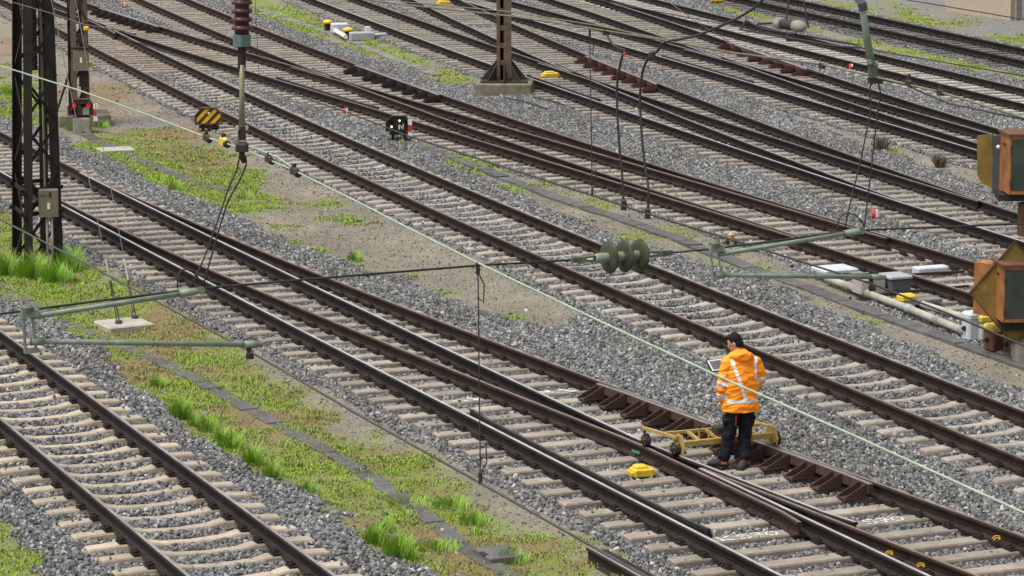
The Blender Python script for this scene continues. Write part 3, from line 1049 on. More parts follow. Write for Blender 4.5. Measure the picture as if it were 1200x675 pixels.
# --- turnout pairs farther back
def back_turnout(label, A, B, Dx, D_toe, kind, mat, tops, near_from=None, near_hi=None, side='rail_side', hiA=None):
    th = new_track(label, A, (Dx + D_toe) / 2, 'turnout', 'railway_turnout')
    a, b = d_range(A)
    a2, b2 = d_range(B)
    lo, hi = min(a, a2), max(b, b2)
    f = lambda d: min(A.railX(d, 1), B.railX(d, 1) - .078)
    g = lambda d: max(B.railX(d, -1), A.railX(d, -1) + .078)
    near = lambda d: A.railX(d, -1)
    far = lambda d: B.railX(d, 1) if d > D_toe else max(B.railX(d, 1), A.railX(d, 1)) if d > D_toe - 4 else A.railX(d, 1) + (max(B.railX(D_toe - 4, 1), A.railX(D_toe - 4, 1)) - A.railX(D_toe - 4, 1))
    rail_obj(th, near, lo, near_hi or hi, side, tops[0])
    rail_obj(th, far, lo, hi, side, tops[3])
    frog(th, f, g, Dx, -1, D_toe, hiA or hi, tops[1], tops[2], (side, side), wing=2.5)
    seats = plain_track(th, A, kind, mat, lo, hiA or hi, other=B)
    seats += own_sleepers(th, B, A, kind, mat, lo, hi)
    fasteners(th, seats)
    return th, near, far
T4, near4, far4 = back_turnout('rusty railway turnout beyond the paved cable route, its points at the grey point machine', L4A, L4B, 83.6, 57.5, 'flat', 'slp_turn', ('top_rust', 'top_rust', 'top_rust', 'top_rust'),
                               near_hi=79.0, side='rail_side_rust', hiA=112)
check_brackets(T4, lambda d: L4A.railX(d, 1), 123, 192, 'bracket_dark', 'top_mid', n=9)
check_brackets(T4, far4, 423, 522, 'bracket_dark', 'top_mid', n=9)
check_bar(T4, near4, 316, 434, 1)
T5, near5, far5 = back_turnout('railway turnout running behind the brown lattice post on the concrete block', L5A, L5B, 84.7, 62.0, 'flat', 'slp_far', ('top_bright', 'top_rust', 'top_mid', 'top_rust'))
check_brackets(T5, far5, 694, 777, 'bracket_red', 'top_mid', n=8)
check_bar(T5, near5, 610, 694, 1)
T6, near6, far6 = back_turnout('far railway turnout running towards the upper orange signal box', L6A, L6B, 88.3, 66.0, 'flat', 'slp_far', ('top_bright', 'top_mid', 'top_mid', 'top_mid'))
check_brackets(T6, far6, 860, 952, 'bracket_red', 'top_mid', n=8)
check_bar(T6, near6, 768, 874, 1)
T7 = new_track('far railway track on pale concrete sleepers under the section insulator', L7, 92)
both_rails(T7, L7, 'rail_side', 'top_mid')
fasteners(T7, plain_track(T7, L7, 'flat', 'slp_pale'))
T8 = new_track('farthest railway track on dark wooden sleepers in front of the plastered wall', L8, 97)
both_rails(T8, L8, 'rail_side', 'rail_side')
fasteners(T8, plain_track(T8, L8, 'flat', 'slp_dark'))

# ================================================================== BALLAST STONES
def frustum_points(per_m2, y0=31.5, y1=112.0, margin=1.6, seed=1):
    r = np.random.default_rng(seed)
    A = 0.1613 * (y1 ** 2 - y0 ** 2) + 2 * margin * (y1 - y0)
    n = int(A * per_m2)
    # density even over the trapezium
    y = np.sqrt(r.random(n) * (y1 ** 2 - y0 ** 2) + y0 ** 2)
    x = (r.random(n) * 2 - 1) * (0.1613 * y + margin)
    return x, y, r

sx, sy, r_ = frustum_points(540)
keep = r_.random(len(sx)) < np.interp(sy, [34, 60, 110], [1.0, .85, .62])
sx, sy = sx[keep], sy[keep]
ver, _, mo, _, _ = masks(sx, sy)
tdist = track_dist(sx, sy)
u_ = r_.random(len(sx))
keep = (ver < .5) | (u_ < .0035)
keep &= ~((np.abs(tdist - HG) < .085))
order = np.argsort(sy)
sx, sy, keep, tdist = sx[order], sy[order], keep[order], tdist[order]
lucky = r_.random(len(sx))
onslp = np.zeros(len(sx), bool)
for (cx, cy, nx_, ny_, half) in SLEEPERS:
    i0, i1 = np.searchsorted(sy, [cy - half * abs(ny_) - .2, cy + half * abs(ny_) + .2])
    dx, dy = sx[i0:i1] - cx, sy[i0:i1] - cy
    al, ac = dx * nx_ + dy * ny_, -dx * ny_ + dy * nx_
    on_ = (np.abs(al) < half + .012) & (np.abs(ac) < .124)
    keep[i0:i1] &= ~(on_ & (lucky[i0:i1] > .022))
    onslp[i0:i1] |= on_ & (np.abs(ac) < .095)
sx, sy, tdist, onslp = sx[keep], sy[keep], tdist[keep], onslp[keep]
kx, ky, rk = frustum_points(170, 31.5, 90, .5, seed=77)
kv = masks(kx, ky)[0] > .5
kv &= rk.random(len(kx)) < np.interp(ky, [34, 90], [1, .35])
kx, ky = kx[kv], ky[kv]
n_main = len(sx)
sx, sy, tdist = np.concatenate([sx, kx]), np.concatenate([sy, ky]), np.concatenate([tdist, np.full(len(kx), 9.0)])
n = len(sx)
size = np.clip(r_.normal(.0245, .0065, n), .011, .046)
size[n_main:] = np.clip(r_.normal(.0095, .004, n - n_main), .004, .024)
sz = ground_z(sx, sy) + size * .35 + r_.random(n) * .014 * (tdist < 2.2)
oi_ = np.flatnonzero(onslp)
size[oi_] *= .8
sz[oi_] = Z_SLP + size[oi_] * .3
me = bpy.data.meshes.new('ballast_stones')
me.from_pydata(np.stack([sx, sy, sz], -1).tolist(), [], [])
a = me.attributes.new('size', 'FLOAT', 'POINT')
a.data.foreach_set('value', size.astype(np.float32))
a = me.attributes.new('stain', 'FLOAT', 'POINT')
st_ = np.clip(1.1 - np.abs(tdist - HG) / .32, 0, 1) * np.clip(vnoise(sx, sy, .45, 61) * 1.6 - .2, 0, 1)
a.data.foreach_set('value', st_.astype(np.float32))
ballast = bpy.data.objects.new('ballast_stones', me)
COL.objects.link(ballast)
tag(ballast, 'grey crushed stone ballast lying under and between the tracks', 'ballast', kind='stuff')

def stone_nodes():
    ng = bpy.data.node_groups.new('stones', 'GeometryNodeTree')
    ng.interface.new_socket('Geometry', in_out='INPUT', socket_type='NodeSocketGeometry')
    ng.interface.new_socket('Geometry', in_out='OUTPUT', socket_type='NodeSocketGeometry')
    N, Lk = ng.nodes, ng.links
    gi, go = N.new('NodeGroupInput'), N.new('NodeGroupOutput')
    join = N.new('GeometryNodeJoinGeometry')
    for k in range(7):
        ico = N.new('GeometryNodeMeshIcoSphere')
        ico.inputs['Radius'].default_value = 1.0
        ico.inputs['Subdivisions'].default_value = 1 if k % 3 else 2
        rv = N.new('FunctionNodeRandomValue')
        rv.data_type = 'FLOAT_VECTOR'
        e = .42 if k % 3 else .2
        rv.inputs['Min'].default_value = (-e, -e, -e)
        rv.inputs['Max'].default_value = (e, e, e)
        rv.inputs['Seed'].default_value = 17 * k + 3
        sp = N.new('GeometryNodeSetPosition')
        Lk.new(ico.outputs['Mesh'], sp.inputs['Geometry'])
        Lk.new(rv.outputs[0], sp.inputs['Offset'])
        tr = N.new('GeometryNodeTransform')
        tr.inputs['Scale'].default_value = (1.25, .95 - .06 * (k % 2), .72 + .05 * (k % 4))
        Lk.new(sp.outputs[0], tr.inputs['Geometry'])
        sm = N.new('GeometryNodeSetMaterial')
        sm.inputs['Material'].default_value = M['stone']
        Lk.new(tr.outputs[0], sm.inputs['Geometry'])
        g2i = N.new('GeometryNodeGeometryToInstance')
        Lk.new(sm.outputs[0], g2i.inputs[0])
        Lk.new(g2i.outputs[0], join.inputs[0])
    iop = N.new('GeometryNodeInstanceOnPoints')
    Lk.new(gi.outputs[0], iop.inputs['Points'])
    Lk.new(join.outputs[0], iop.inputs['Instance'])
    iop.inputs['Pick Instance'].default_value = True
    ri = N.new('FunctionNodeRandomValue')
    ri.data_type = 'INT'
    for s in ri.inputs:
        if s.type == 'INT' and s.name == 'Min':
            s.default_value = 0
        if s.type == 'INT' and s.name == 'Max':
            s.default_value = 6
    Lk.new([o for o in ri.outputs if o.type == 'INT'][0], iop.inputs['Instance Index'])
    rr = N.new('FunctionNodeRandomValue')
    rr.data_type = 'FLOAT_VECTOR'
    rr.inputs['Max'].default_value = (6.283, 6.283, 6.283)
    rr.inputs['Seed'].default_value = 5
    Lk.new(rr.outputs[0], iop.inputs['Rotation'])
    na = N.new('GeometryNodeInputNamedAttribute')
    na.data_type = 'FLOAT'
    na.inputs['Name'].default_value = 'size'
    Lk.new([o for o in na.outputs if o.type == 'VALUE'][0], iop.inputs['Scale'])
    Lk.new(iop.outputs[0], go.inputs[0])
    return ng
md = ballast.modifiers.new('stones', 'NODES')
md.node_group = stone_nodes()

# ================================================================== GRASS
def blades_mesh(name, px, py, pz, h, lean, wid, shade, mat, seed=0, seg=1):
    """upright blades, each a bent tapering leaf"""
    r = np.random.default_rng(seed)
    n = len(px)
    az = r.random(n) * 2 * PI
    ca, sa = np.cos(az), np.sin(az)
    lx, ly = np.cos(az + 1.57 + r.normal(0, .6, n)) * lean * h, np.sin(az + 1.57 + r.normal(0, .6, n)) * lean * h
    P0 = np.stack([px - ca * wid, py - sa * wid, pz - .01], -1)
    P1 = np.stack([px + ca * wid, py + sa * wid, pz - .01], -1)
    P2 = np.stack([px + lx * .35 + ca * wid * .7, py + ly * .35 + sa * wid * .7, pz + h * .6], -1)
    P3 = np.stack([px + lx * .35 - ca * wid * .7, py + ly * .35 - sa * wid * .7, pz + h * .6], -1)
    P4 = np.stack([px + lx, py + ly, pz + h * (1 - .25 * lean)], -1)
    V = np.stack([P0, P1, P2, P3, P4], 1).reshape(-1, 3)
    o = np.arange(n) * 5
    me = bpy.data.meshes.new(name)
    nf = n * 2
    loops = np.empty((n, 7), np.int64)
    loops[:, 0:4] = o[:, None] + np.array([0, 1, 2, 3])
    loops[:, 4:7] = o[:, None] + np.array([3, 2, 4])
    me.vertices.add(len(V))
    me.vertices.foreach_set('co', V.reshape(-1))
    me.loops.add(n * 7)
    me.loops.foreach_set('vertex_index', loops.reshape(-1))
    me.polygons.add(nf)
    st = np.empty((n, 2), np.int64)
    st[:, 0] = np.arange(n) * 7
    st[:, 1] = np.arange(n) * 7 + 4
    me.polygons.foreach_set('loop_start', st.reshape(-1))
    a = me.attributes.new('shade', 'FLOAT', 'POINT')
    a.data.foreach_set('value', np.repeat(shade, 5).astype(np.float32))
    me.materials.append(M[mat])
    me.update()
    me.validate()
    return me

qx, qy, r_ = frustum_points(1900, 31.5, 108, 1.5, seed=9)
keep = r_.random(len(qx)) < np.interp(qy, [34, 50, 75, 108], [1.0, .8, .35, .14])
qx, qy = qx[keep], qy[keep]
ver, _, mo, ru, _ = masks(qx, qy)
dens = vnoise(qx, qy, 3.1, 31) * .6 + vnoise(qx, qy, .8, 32) * .4
keep = (r_.random(len(qx)) < mo * (1 - .75 * ru) * np.clip((dens - .24) / .3, .10, 1)) & (ver > .5)
keep |= (r_.random(len(qx)) < mo * .12) & (ver < .5)
qx, qy, dens, ru = qx[keep], qy[keep], dens[keep], ru[keep]
wx, wy, rw = frustum_points(3.2, 31.5, 75, 1.0, seed=19)
wv, _, wm, wr, _ = masks(wx, wy)
wk = (wm > .5) & (wv > .5) & (vnoise(wx, wy, .9, 33) + .25 * rw.random(len(wx)) > .52)
wx, wy = wx[wk], wy[wk]
cnt = rw.integers(14, 46, len(wx))
rad_ = rw.uniform(.04, .13, len(wx))
ci = np.repeat(np.arange(len(wx)), cnt)
an_, rr_ = rw.random(len(ci)) * 2 * PI, np.sqrt(rw.random(len(ci)))
cxx, cyy = wx[ci] + rad_[ci] * rr_ * np.cos(an_), wy[ci] + rad_[ci] * rr_ * np.sin(an_)
ch_ = rw.uniform(.05, .17, len(wx))[ci] * (1 - .5 * rr_ ** 2) * rw.uniform(.4, 1.1, len(ci))
cs_ = np.clip(rw.uniform(.25, 1.0, len(wx))[ci] + rw.normal(0, .15, len(ci)), 0, 1)
n = len(qx)
hh = (.018 + .05 * np.clip(dens - .3, 0, 1) + .02 * r_.random(n)) * np.interp(qy, [34, 108], [1, 1.2])
shd = np.clip(.15 + .9 * (dens - .2) - .5 * ru + r_.normal(0, .16, n), 0, 1)
qx, qy, hh, shd = np.concatenate([qx, cxx]), np.concatenate([qy, cyy]), np.concatenate([hh, ch_]), np.concatenate([shd, cs_])
me = blades_mesh('verge_grass', qx, qy, ground_z(qx, qy), hh, .8, .0055 * np.interp(qy, [34, 108], [1, 2.2]), shd, 'grass', 3)
vg = bpy.data.objects.new('verge_grass', me)
COL.objects.link(vg)
tag(vg, 'short yellow green grass and moss on the verges between the tracks', 'grass', kind='stuff')

def tuft(u, v, h, rad, nb, label, seed, group='tall grass tufts on the near verge'):
    c = G(u, v, Z_VRG)
    r = np.random.default_rng(seed)
    ang, rr = r.random(nb) * 2 * PI, rad * r.random(nb) ** .7
    x, y = rr * np.cos(ang), rr * np.sin(ang) * 1.1
    hh = 1.5 * h * (1 - .5 * (rr / rad) ** 2) * (.3 + .75 * r.random(nb))
    gz = float(ground_z(np.array([c.x]), np.array([c.y]))[0])
    me = blades_mesh('grass_tuft', x, y, np.zeros(nb), hh, .45, .0048, np.clip(r.normal(.5, .26, nb), 0, 1), 'tuft', seed)
    o = bpy.data.objects.new('grass_tuft', me)
    COL.objects.link(o)
    o.location = (c.x, c.y, gz)
    return tag(o, label, 'grass tuft', group)

TUFTS = [
    (213, 493, .30, .17, 420, 'largest grass tuft, below the steady arm, farthest left of its row'),
    (243, 508, .22, .14, 260, 'grass tuft second from the left in the row along the near left track'),
    (272, 530, .24, .17, 300, 'grass tuft third from the left in the row along the near left track'),
    (296, 548, .27, .13, 240, 'narrow grass tuft fourth from the left in the row along the near left track'),
    (319, 566, .24, .13, 260, 'grass tuft fifth from the left in the row along the near left track'),
    (360, 580, .17, .11, 160, 'small grass tuft at the right end of the row along the near left track'),
    (440, 640, .26, .15, 280, 'left half of the pair of tall grass tufts at the bottom of the near verge'),
    (468, 656, .30, .20, 480, 'right half of the pair of tall grass tufts at the bottom of the near verge'),
    (530, 593, .13, .26, 320, 'low spreading grass tuft beside the paved cable route, under the thin dropper'),
    (228, 502, .17, .10, 150, 'small grass tuft between the two leftmost tufts of the row'),
    (258, 522, .20, .09, 150, 'thin grass tuft between the second and third tuft of the row'),
    (452, 622, .18, .12, 200, 'grass tuft just above the tall pair at the bottom of the near verge'),
    (600, 655, .16, .22, 300, 'wide grass tuft right of the cable chamber cover'),
    (556, 612, .15, .2, 260, 'grass tuft above the cable chamber cover'),
    (185, 455, .20, .12, 180, 'thin grass tuft just above the row along the near left track'),
    (8, 322, .38, .30, 620, 'long grass left of the dark lattice mast foot'),
    (40, 325, .40, .30, 700, 'long grass growing in front of the dark lattice mast foot'),
    (82, 318, .40, .30, 700, 'long grass growing right of the dark lattice mast foot'),
    (66, 330, .32, .30, 560, 'long grass under the white conduits of the dark lattice mast'),
    (416, 305, .20, .14, 240, 'lone grass tuft at the edge of the sandy verge'),
    (205, 225, .22, .16, 220, 'grass tuft at the ballast edge below the striped dwarf signal'),
    (288, 232, .15, .2, 160, 'grass tuft under the hanging loops beside the sandy verge'),
    (18, 110, .20, .5, 420, 'patch of long grass behind the dark lattice mast at the left edge'),
    (88, 153, .22, .22, 260, 'grass tuft beside the small concrete post of the red dwarf signal'),
    (120, 150, .16, .2, 200, 'grass tuft at the corner of the concrete plinth behind the red dwarf signal'),
    (512, 640, .12, .3, 300, 'low grass clump on the paved cable route at the bottom'),
    (480, 590, .10, .3, 260, 'low grass clump on the upper side of the paved cable route'),
]
for i, (u, v, h, rad, nb, lb) in enumerate(TUFTS):
    tuft(u, v, h, rad, nb, lb, 100 + i)

# ================================================================== PAVED CABLE ROUTES
def polyline_points(pts, step):
    out, acc = [], 0.0
    for p, q in zip(pts[:-1], pts[1:]):
        L = (q - p).length
        while acc < L:
            out.append((p + (q - p) * (acc / L), (q - p).normalized()))
            acc += step
        acc -= L
    return out

def smooth_line(pts, n=8):
    P = [pts[0] * 2 - pts[1]] + pts + [pts[-1] * 2 - pts[-2]]
    out = []
    for i in range(1, len(P) - 2):
        for k in range(n):
            t = k / n
            out.append(0.5 * ((2 * P[i]) + (P[i + 1] - P[i - 1]) * t + (2 * P[i - 1] - 5 * P[i] + 4 * P[i + 1] - P[i + 2]) * t * t + (3 * P[i] - P[i - 1] - 3 * P[i + 1] + P[i + 2]) * t ** 3))
    out.append(pts[-1])
    return out

def cable_route(label, px, width, length, mat, group='paved cable routes between the tracks'):
    pts = smooth_line([G(u, v, Z_VRG + .03) for u, v in px])
    th = thing('cable_trough', pts[len(pts) // 2] - Vector((0, 0, .06)), label, 'cable trough', group)
    me = MB().bbox((0, 0, -.04), (width, length - .012, .08), .008).mesh('cover_slab', mat)
    for p, d in polyline_points(pts, length):
        gz = float(ground_z(np.array([p.x]), np.array([p.y]))[0])
        gz2 = float(ground_z(np.array([p.x + .12]), np.array([p.y + .2]))[0])
        p = Vector((p.x, p.y, max(gz, gz2) + .02))
        o = link_child(me, 'cover_slab', th, p + Vector((random.gauss(0, .008), 0, random.gauss(0, .006))), math.atan2(-d.x, d.y) + random.gauss(0, .012))
        o.rotation_euler[0] = random.gauss(0, .008)
        o.rotation_euler[1] = random.gauss(0, .012)
    return th
R1 = cable_route('dark paved cable route crossing the grassy near verge', [(-60, 303), (0, 335), (70, 374), (160, 410), (247, 453), (330, 498), (400, 536), (450, 567), (500, 602), (550, 640), (617, 683), (680, 725)], .25, .5, 'slab')
R2 = cable_route('grey cable route from the white cover plate into the grass by the striped dwarf signal', [(-50, 98), (0, 119), (60, 141), (124, 167), (180, 194), (228, 211), (262, 221)], .28, .5, 'slab')
R3 = cable_route('long dark paved cable route on the sandy strip behind the plain track', [(487, 170), (540, 190), (600, 213), (660, 235), (720, 255), (780, 276), (846, 300), (880, 314), (920, 328), (980, 350), (1000, 357), (1100, 393), (1200, 428), (1280, 458)], .30, .5, 'slab')
R4 = cable_route('pale paved cable route on the mossy strip left of the brown lattice post', [(270, -5), (300, 8), (340, 22), (400, 44), (440, 60), (480, 75), (512, 88)], .30, .5, 'slab_pale')

# cable chamber in the near route
c = G(584, 647, Z_VRG + .05)
th = thing('cable_chamber', c - Vector((0, 0, .1)), 'dark square cable chamber cover with two slots in the near cable route', 'cable chamber')
mb = MB().bbox((c.x, c.y, c.z - .05), (.42, .55, .12), .012, Matrix.Rotation(.38, 3, 'Z'))
mb.build('chamber_cover', 'slab', th)
for dx, dy in ((-.17, -.10), (.165, .11)):
    MB().box((c.x + dx, c.y + dy, c.z + .012), (.06, .16, .006), Matrix.Rotation(.38, 3, 'Z')).build('slot', 'sign_black', th)

# white cover plate and stay foundation
c = G(136, 175, Z_VRG + .05)
th = thing('cover_plate', c, 'pale concrete cover plate in the grass by the red dwarf signal', 'cover plate')
MB().bbox((c.x, c.y, c.z - .03), (.78, .62, .1), .015, Matrix.Rotation(.35, 3, 'Z')).build('plate', 'concrete_white', th)
MB().box((c.x + .2, c.y + .08, c.z + .022), (.09, .03, .006), Matrix.Rotation(.35, 3, 'Z')).build('lifting_slot', 'sign_black', th)
c = G(145, 378, Z_VRG + .06)
th = thing('stay_foundation', c, 'pale concrete slab with two guy wire anchors on the near verge', 'foundation')
MB().bbox((c.x, c.y, c.z - .06), (.78, .72, .14), .02, Matrix.Rotation(.5, 3, 'Z')).build('slab', 'concrete_white', th)
MASTTOP = None
for k, (u0, v0, u1, v1, u2, v2) in enumerate(((139, 379, 129, 328, 54, -30), (158, 373, 150, 327, 96, 40))):
    p = G(u0, v0, Z_VRG + .07)
    top = FP(u1, v1, p.y + .25)
    a = MB()
    for s in (-1, 1):
        a.bar(p + Vector((s * .022, 0, 0)), top + Vector((s * .01, 0, 0)), .010, .03)
    a.lathe(p, (0, 0, 1), [(0, .06), (.05, .055), (.06, .03)], 10)
    anc = a.build('anchor', 'wire_grey', th)
    q = FP(u2, v2, p.y + 2.2)
    q = top + (q - top) * 1.9
    MB().tube([top, q], .007, 6).build('guy_wire', 'stay_wire', anc)
    MB().tube([top - (q - top).normalized() * .02, top + (q - top).normalized() * .35], .016, 8).build('turnbuckle', 'conduit', anc)

# ================================================================== MASTS
def angle_bar(mb, p, q, w, t, sx, sy, mi=0):
    """L-section leg between two points, flanges pointing sx / sy"""
    p, q = Vector(p), Vector(q)
    for a, b, in (((sx * w / 2, 0), (w, t)), ((0, sy * w / 2), (t, w))):
        hx, hy = b[0] / 2, b[1] / 2
        vs = []
        for c in (p, q):
            for x, y in ((-hx, -hy), (hx, -hy), (hx, hy), (-hx, hy)):
                vs.append((c.x + a[0] + x, c.y + a[1] + y, c.z))
        mb.add(vs, [(3, 2, 1, 0), (4, 5, 6, 7), (0, 1, 5, 4), (1, 2, 6, 5), (2, 3, 7, 6), (3, 0, 4, 7)], mi)

def lattice(th, feet, tops, zlev, leg_w, leg_mat, brace_mat, faces=((0, 1), (1, 3), (3, 2), (2, 0)), brace_w=.05):
    """four legs (front left, front right, back left, back right) with crossed flats"""
    sg = ((1, 1), (-1, 1), (1, -1), (-1, -1))
    for k in range(4):
        mb = MB()
        angle_bar(mb, feet[k], tops[k], leg_w, .016, *sg[k])
        mb.build('leg', leg_mat if isinstance(leg_mat, str) else leg_mat[k], th)
    def at(k, z):
        t = (z - feet[k].z) / (tops[k].z - feet[k].z)
        return feet[k].lerp(tops[k], t)
    for i, (a, b) in enumerate(faces):
        for j, (z0, z1) in enumerate(zip(zlev[:-1], zlev[1:])):
            for (ka, kb) in (((a, b),) if (i + j) % 2 else ((b, a),)) + ((((b, a),) if (i + j) % 2 else ((a, b),)) if i == 0 else ()):
                p, q = at(ka, z0 + .03), at(kb, z1 - .03)
                MB().bar(p, q, .012, brace_w).build('brace', brace_mat, th)
    return at

# --- dark lattice mast at the left
feet = [G(29, 320, Z_VRG - .1), G(73, 314, Z_VRG - .1), G(16, 309, Z_VRG - .1), G(57, 304, Z_VRG - .1)]
tops = []
for p, (u, v) in zip(feet, ((27, 0), (61, 0), (16, 0), (54, 0))):
    q = FP(u, v, p.y)
    tops.append(p + (q - p) * 1.9)
MA = thing('lattice_mast', (sum(feet, Vector()) / 4), 'tall dark riveted lattice mast with counterweights in the grass at left', 'mast')
at = lattice(MA, feet, tops, [-.4 + .88 * i for i in range(11)], .15, 'mast_dark', 'mast_dark', brace_w=.055)
for z in (.62, 1.05):
    mb = MB()
    for a_, b_ in ((0, 1), (1, 3), (3, 2), (2, 0)):
        p, q = at(a_, z), at(b_, z)
        e = (q - p).normalized() * .08
        mb.bar(p - e, q + e, .03, .07)
    mb.build('tie_frame', 'mast_dark', MA)
fr = Vector((1, .15, 0)).normalized()
bk = Vector((-fr.y, fr.x, 0))
# switch cabinet on the front face
c0 = at(0, .8).lerp(at(1, .8), .68) - bk * .2
cab = MB().bbox(c0 + Vector((0, 0, .02)), (.36, .16, .50), .02, Matrix.Rotation(math.atan2(fr.y, fr.x), 3, 'Z')).build('cabinet', 'cabinet', MA)
R_ = Matrix.Rotation(math.atan2(fr.y, fr.x), 3, 'Z')
fcen = c0 - bk * .083
MB().box(fcen + Vector((0, 0, -.03)), (.05, .006, .11), R_).build('label_plate', 'white', cab)
MB().box(fcen + fr * .03 + Vector((0, 0, .18)), (.03, .02, .09), R_).build('padlock', 'sign_black', cab)
MB().box(fcen + fr * -.1 + Vector((0, 0, .16)), (.10, .005, .025), R_).build('name_plate', 'grey_dark', cab)
for dx in (-.04, .05):
    p = c0 + fr * dx + Vector((0, 0, -.22))
    MB().tube([p, p + Vector((0, 0, -.95))], .021, 8).build('conduit', 'conduit', MA, True)
# counterweights on guide rods inside
ctr = (at(0, 2) + at(1, 2) + at(2, 2) + at(3, 2)) / 4
for i in range(17):
    w = MB().lathe(ctr + Vector((-.03, 0, 1.15 + i * .092)), (0, 0, 1), [(0, .095), (.01, .105), (.075, .105), (.085, .095)], 14)
    w.build('counterweight', 'mast_shade', MA)
for dx in (-.16, .14):
    MB().tube([ctr + Vector((dx, .05, -1.2)), ctr + Vector((dx, .05, 7))], .022, 8).build('guide_rod', 'rod_olive', MA)
MB().tube([ctr + Vector((-.03, 0, 2.6)), ctr + Vector((-.03, 0, 7))], .012, 6).build('counterweight_rope', 'wire_grey', MA)

# --- brown lattice mast behind it, on a concrete plinth
c = G(94, 148, Z_VRG)
feet = [c + Vector(v) for v in ((-.18, -.05, .1), (.22, .06, .1), (-.30, .42, .1), (.10, .52, .1))]
tops = [f + Vector((s * .10, 0, 9)) for f, s in zip(feet, (.5, -.5, .5, -.5))]
MBm = thing('lattice_mast', c, 'brown lattice mast on a low concrete plinth behind the red dwarf signal', 'mast')
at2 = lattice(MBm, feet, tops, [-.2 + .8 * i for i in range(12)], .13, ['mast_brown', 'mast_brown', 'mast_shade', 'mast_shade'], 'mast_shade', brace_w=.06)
MB().bbox(c + Vector((.05, .25, .0)), (1.25, 1.05, .62), .03, Matrix.Rotation(.2, 3, 'Z')).build('plinth', 'concrete_moss', MBm)
p = at2(0, 1.3).lerp(at2(1, 1.3), .55) + Vector((.05, -.22, 0))
cab = MB().bbox(p, (.37, .18, .52), .02, Matrix.Rotation(.12, 3, 'Z')).build('cabinet', 'cabinet', MBm)
MB().box(p + Vector((.01, -.095, .0)), (.05, .006, .13)).build('label_plate', 'white', cab)
MB().box(p + Vector((-.02, -.01, .28)), (.44, .2, .04)).build('cabinet_rail', 'mast_dark', MBm)
MB().box(p + Vector((.05, .02, -.45)), (.22, .1, .40)).build('cable_box', 'mast_dark', MBm)
for q, r in ((FP(101, 33, c.y - .1), .045), (FP(106, 75, c.y - .1), .05)):
    MB().bbox(q, (.13, .10, .09), .02).build('yellow_cap', 'yellow', MBm)
MB().bar(at2(2, .9), at2(2, .9) + Vector((-.35, .0, -1.0)), .10, .05).build('strut', 'mast_shade', MBm)

# --- brown post on the concrete block
c = G(592, 116, Z_VRG)
MC = thing('lattice_post', c, 'brown steel post with batten plates bolted to a square concrete block', 'mast')
blk = MB()
blk.bbox(c + Vector((-.02, .55, .06)), (1.46, 1.2, .66), .03, Matrix.Rotation(-.05, 3, 'Z'))
blk.build('concrete_block', 'concrete_moss', MC)
b0 = c + Vector((-.03, .5, .39))
for dx, w, mat in ((-.15, .09, 'mast_brown'), (.09, .20, 'mast_brown')):
    m_ = MB()
    m_.box(b0 + Vector((dx, -.02, 3.2)), (w, .05, 6.4))
    m_.box(b0 + Vector((dx + (.03 if dx < 0 else .075), .17, 3.2)), (.045, .33, 6.4))
    m_.build('channel', mat, MC)
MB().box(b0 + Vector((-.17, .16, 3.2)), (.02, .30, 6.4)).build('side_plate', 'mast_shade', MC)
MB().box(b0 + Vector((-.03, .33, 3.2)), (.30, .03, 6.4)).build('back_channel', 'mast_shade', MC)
for i in range(14):
    MB().box(b0 + Vector((-.06, -.012, .5 + i * .45)), (.14, .03, .13)).build('batten_plate', 'mast_brown', MC)
for a_ in range(8):
    ang = a_ * PI / 4
    d = Vector((math.cos(ang), math.sin(ang), 0))
    e = Vector((-d.y, d.x, 0))
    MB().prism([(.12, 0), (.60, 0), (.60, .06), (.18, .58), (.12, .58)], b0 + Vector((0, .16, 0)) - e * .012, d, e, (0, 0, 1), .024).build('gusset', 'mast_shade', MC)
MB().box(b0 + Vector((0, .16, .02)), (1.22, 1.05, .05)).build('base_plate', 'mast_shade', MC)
for a_ in range(8):
    ang = a_ * PI / 4 + .39
    MB().lathe(b0 + Vector((.44 * math.cos(ang), .16 + .42 * math.sin(ang), .045)), (0, 0, 1), [(0, .035), (.04, .035), (.04, .02), (.08, .02)], 6).build('anchor_bolt', 'mast_dark', MC)
for (u0, v0, u1, v1) in ((590, 114, 640, 127), (625, 114, 673, 127)):
    p, q = G(u0, v0, Z_BAL + .06), G(u1, v1, Z_BAL + .06)
    o = MB().tube([p, p.lerp(q, .5) + Vector((.05, 0, .02)), q], .018, 6).build('earth_cable', 'wire', None, base=p)
    tag(o, 'black earthing cable on the ballast from the concrete block, %s' % ('left one' if u0 < 600 else 'right one ending in a knob'), 'cable')

# ================================================================== DWARF SIGNALS
OCT = [(-.31, -.17), (.31, -.17), (.31, .04), (.17, .20), (-.17, .20), (-.31, .04)]
def stripes(mb, y, yaw_m, o):
    pass

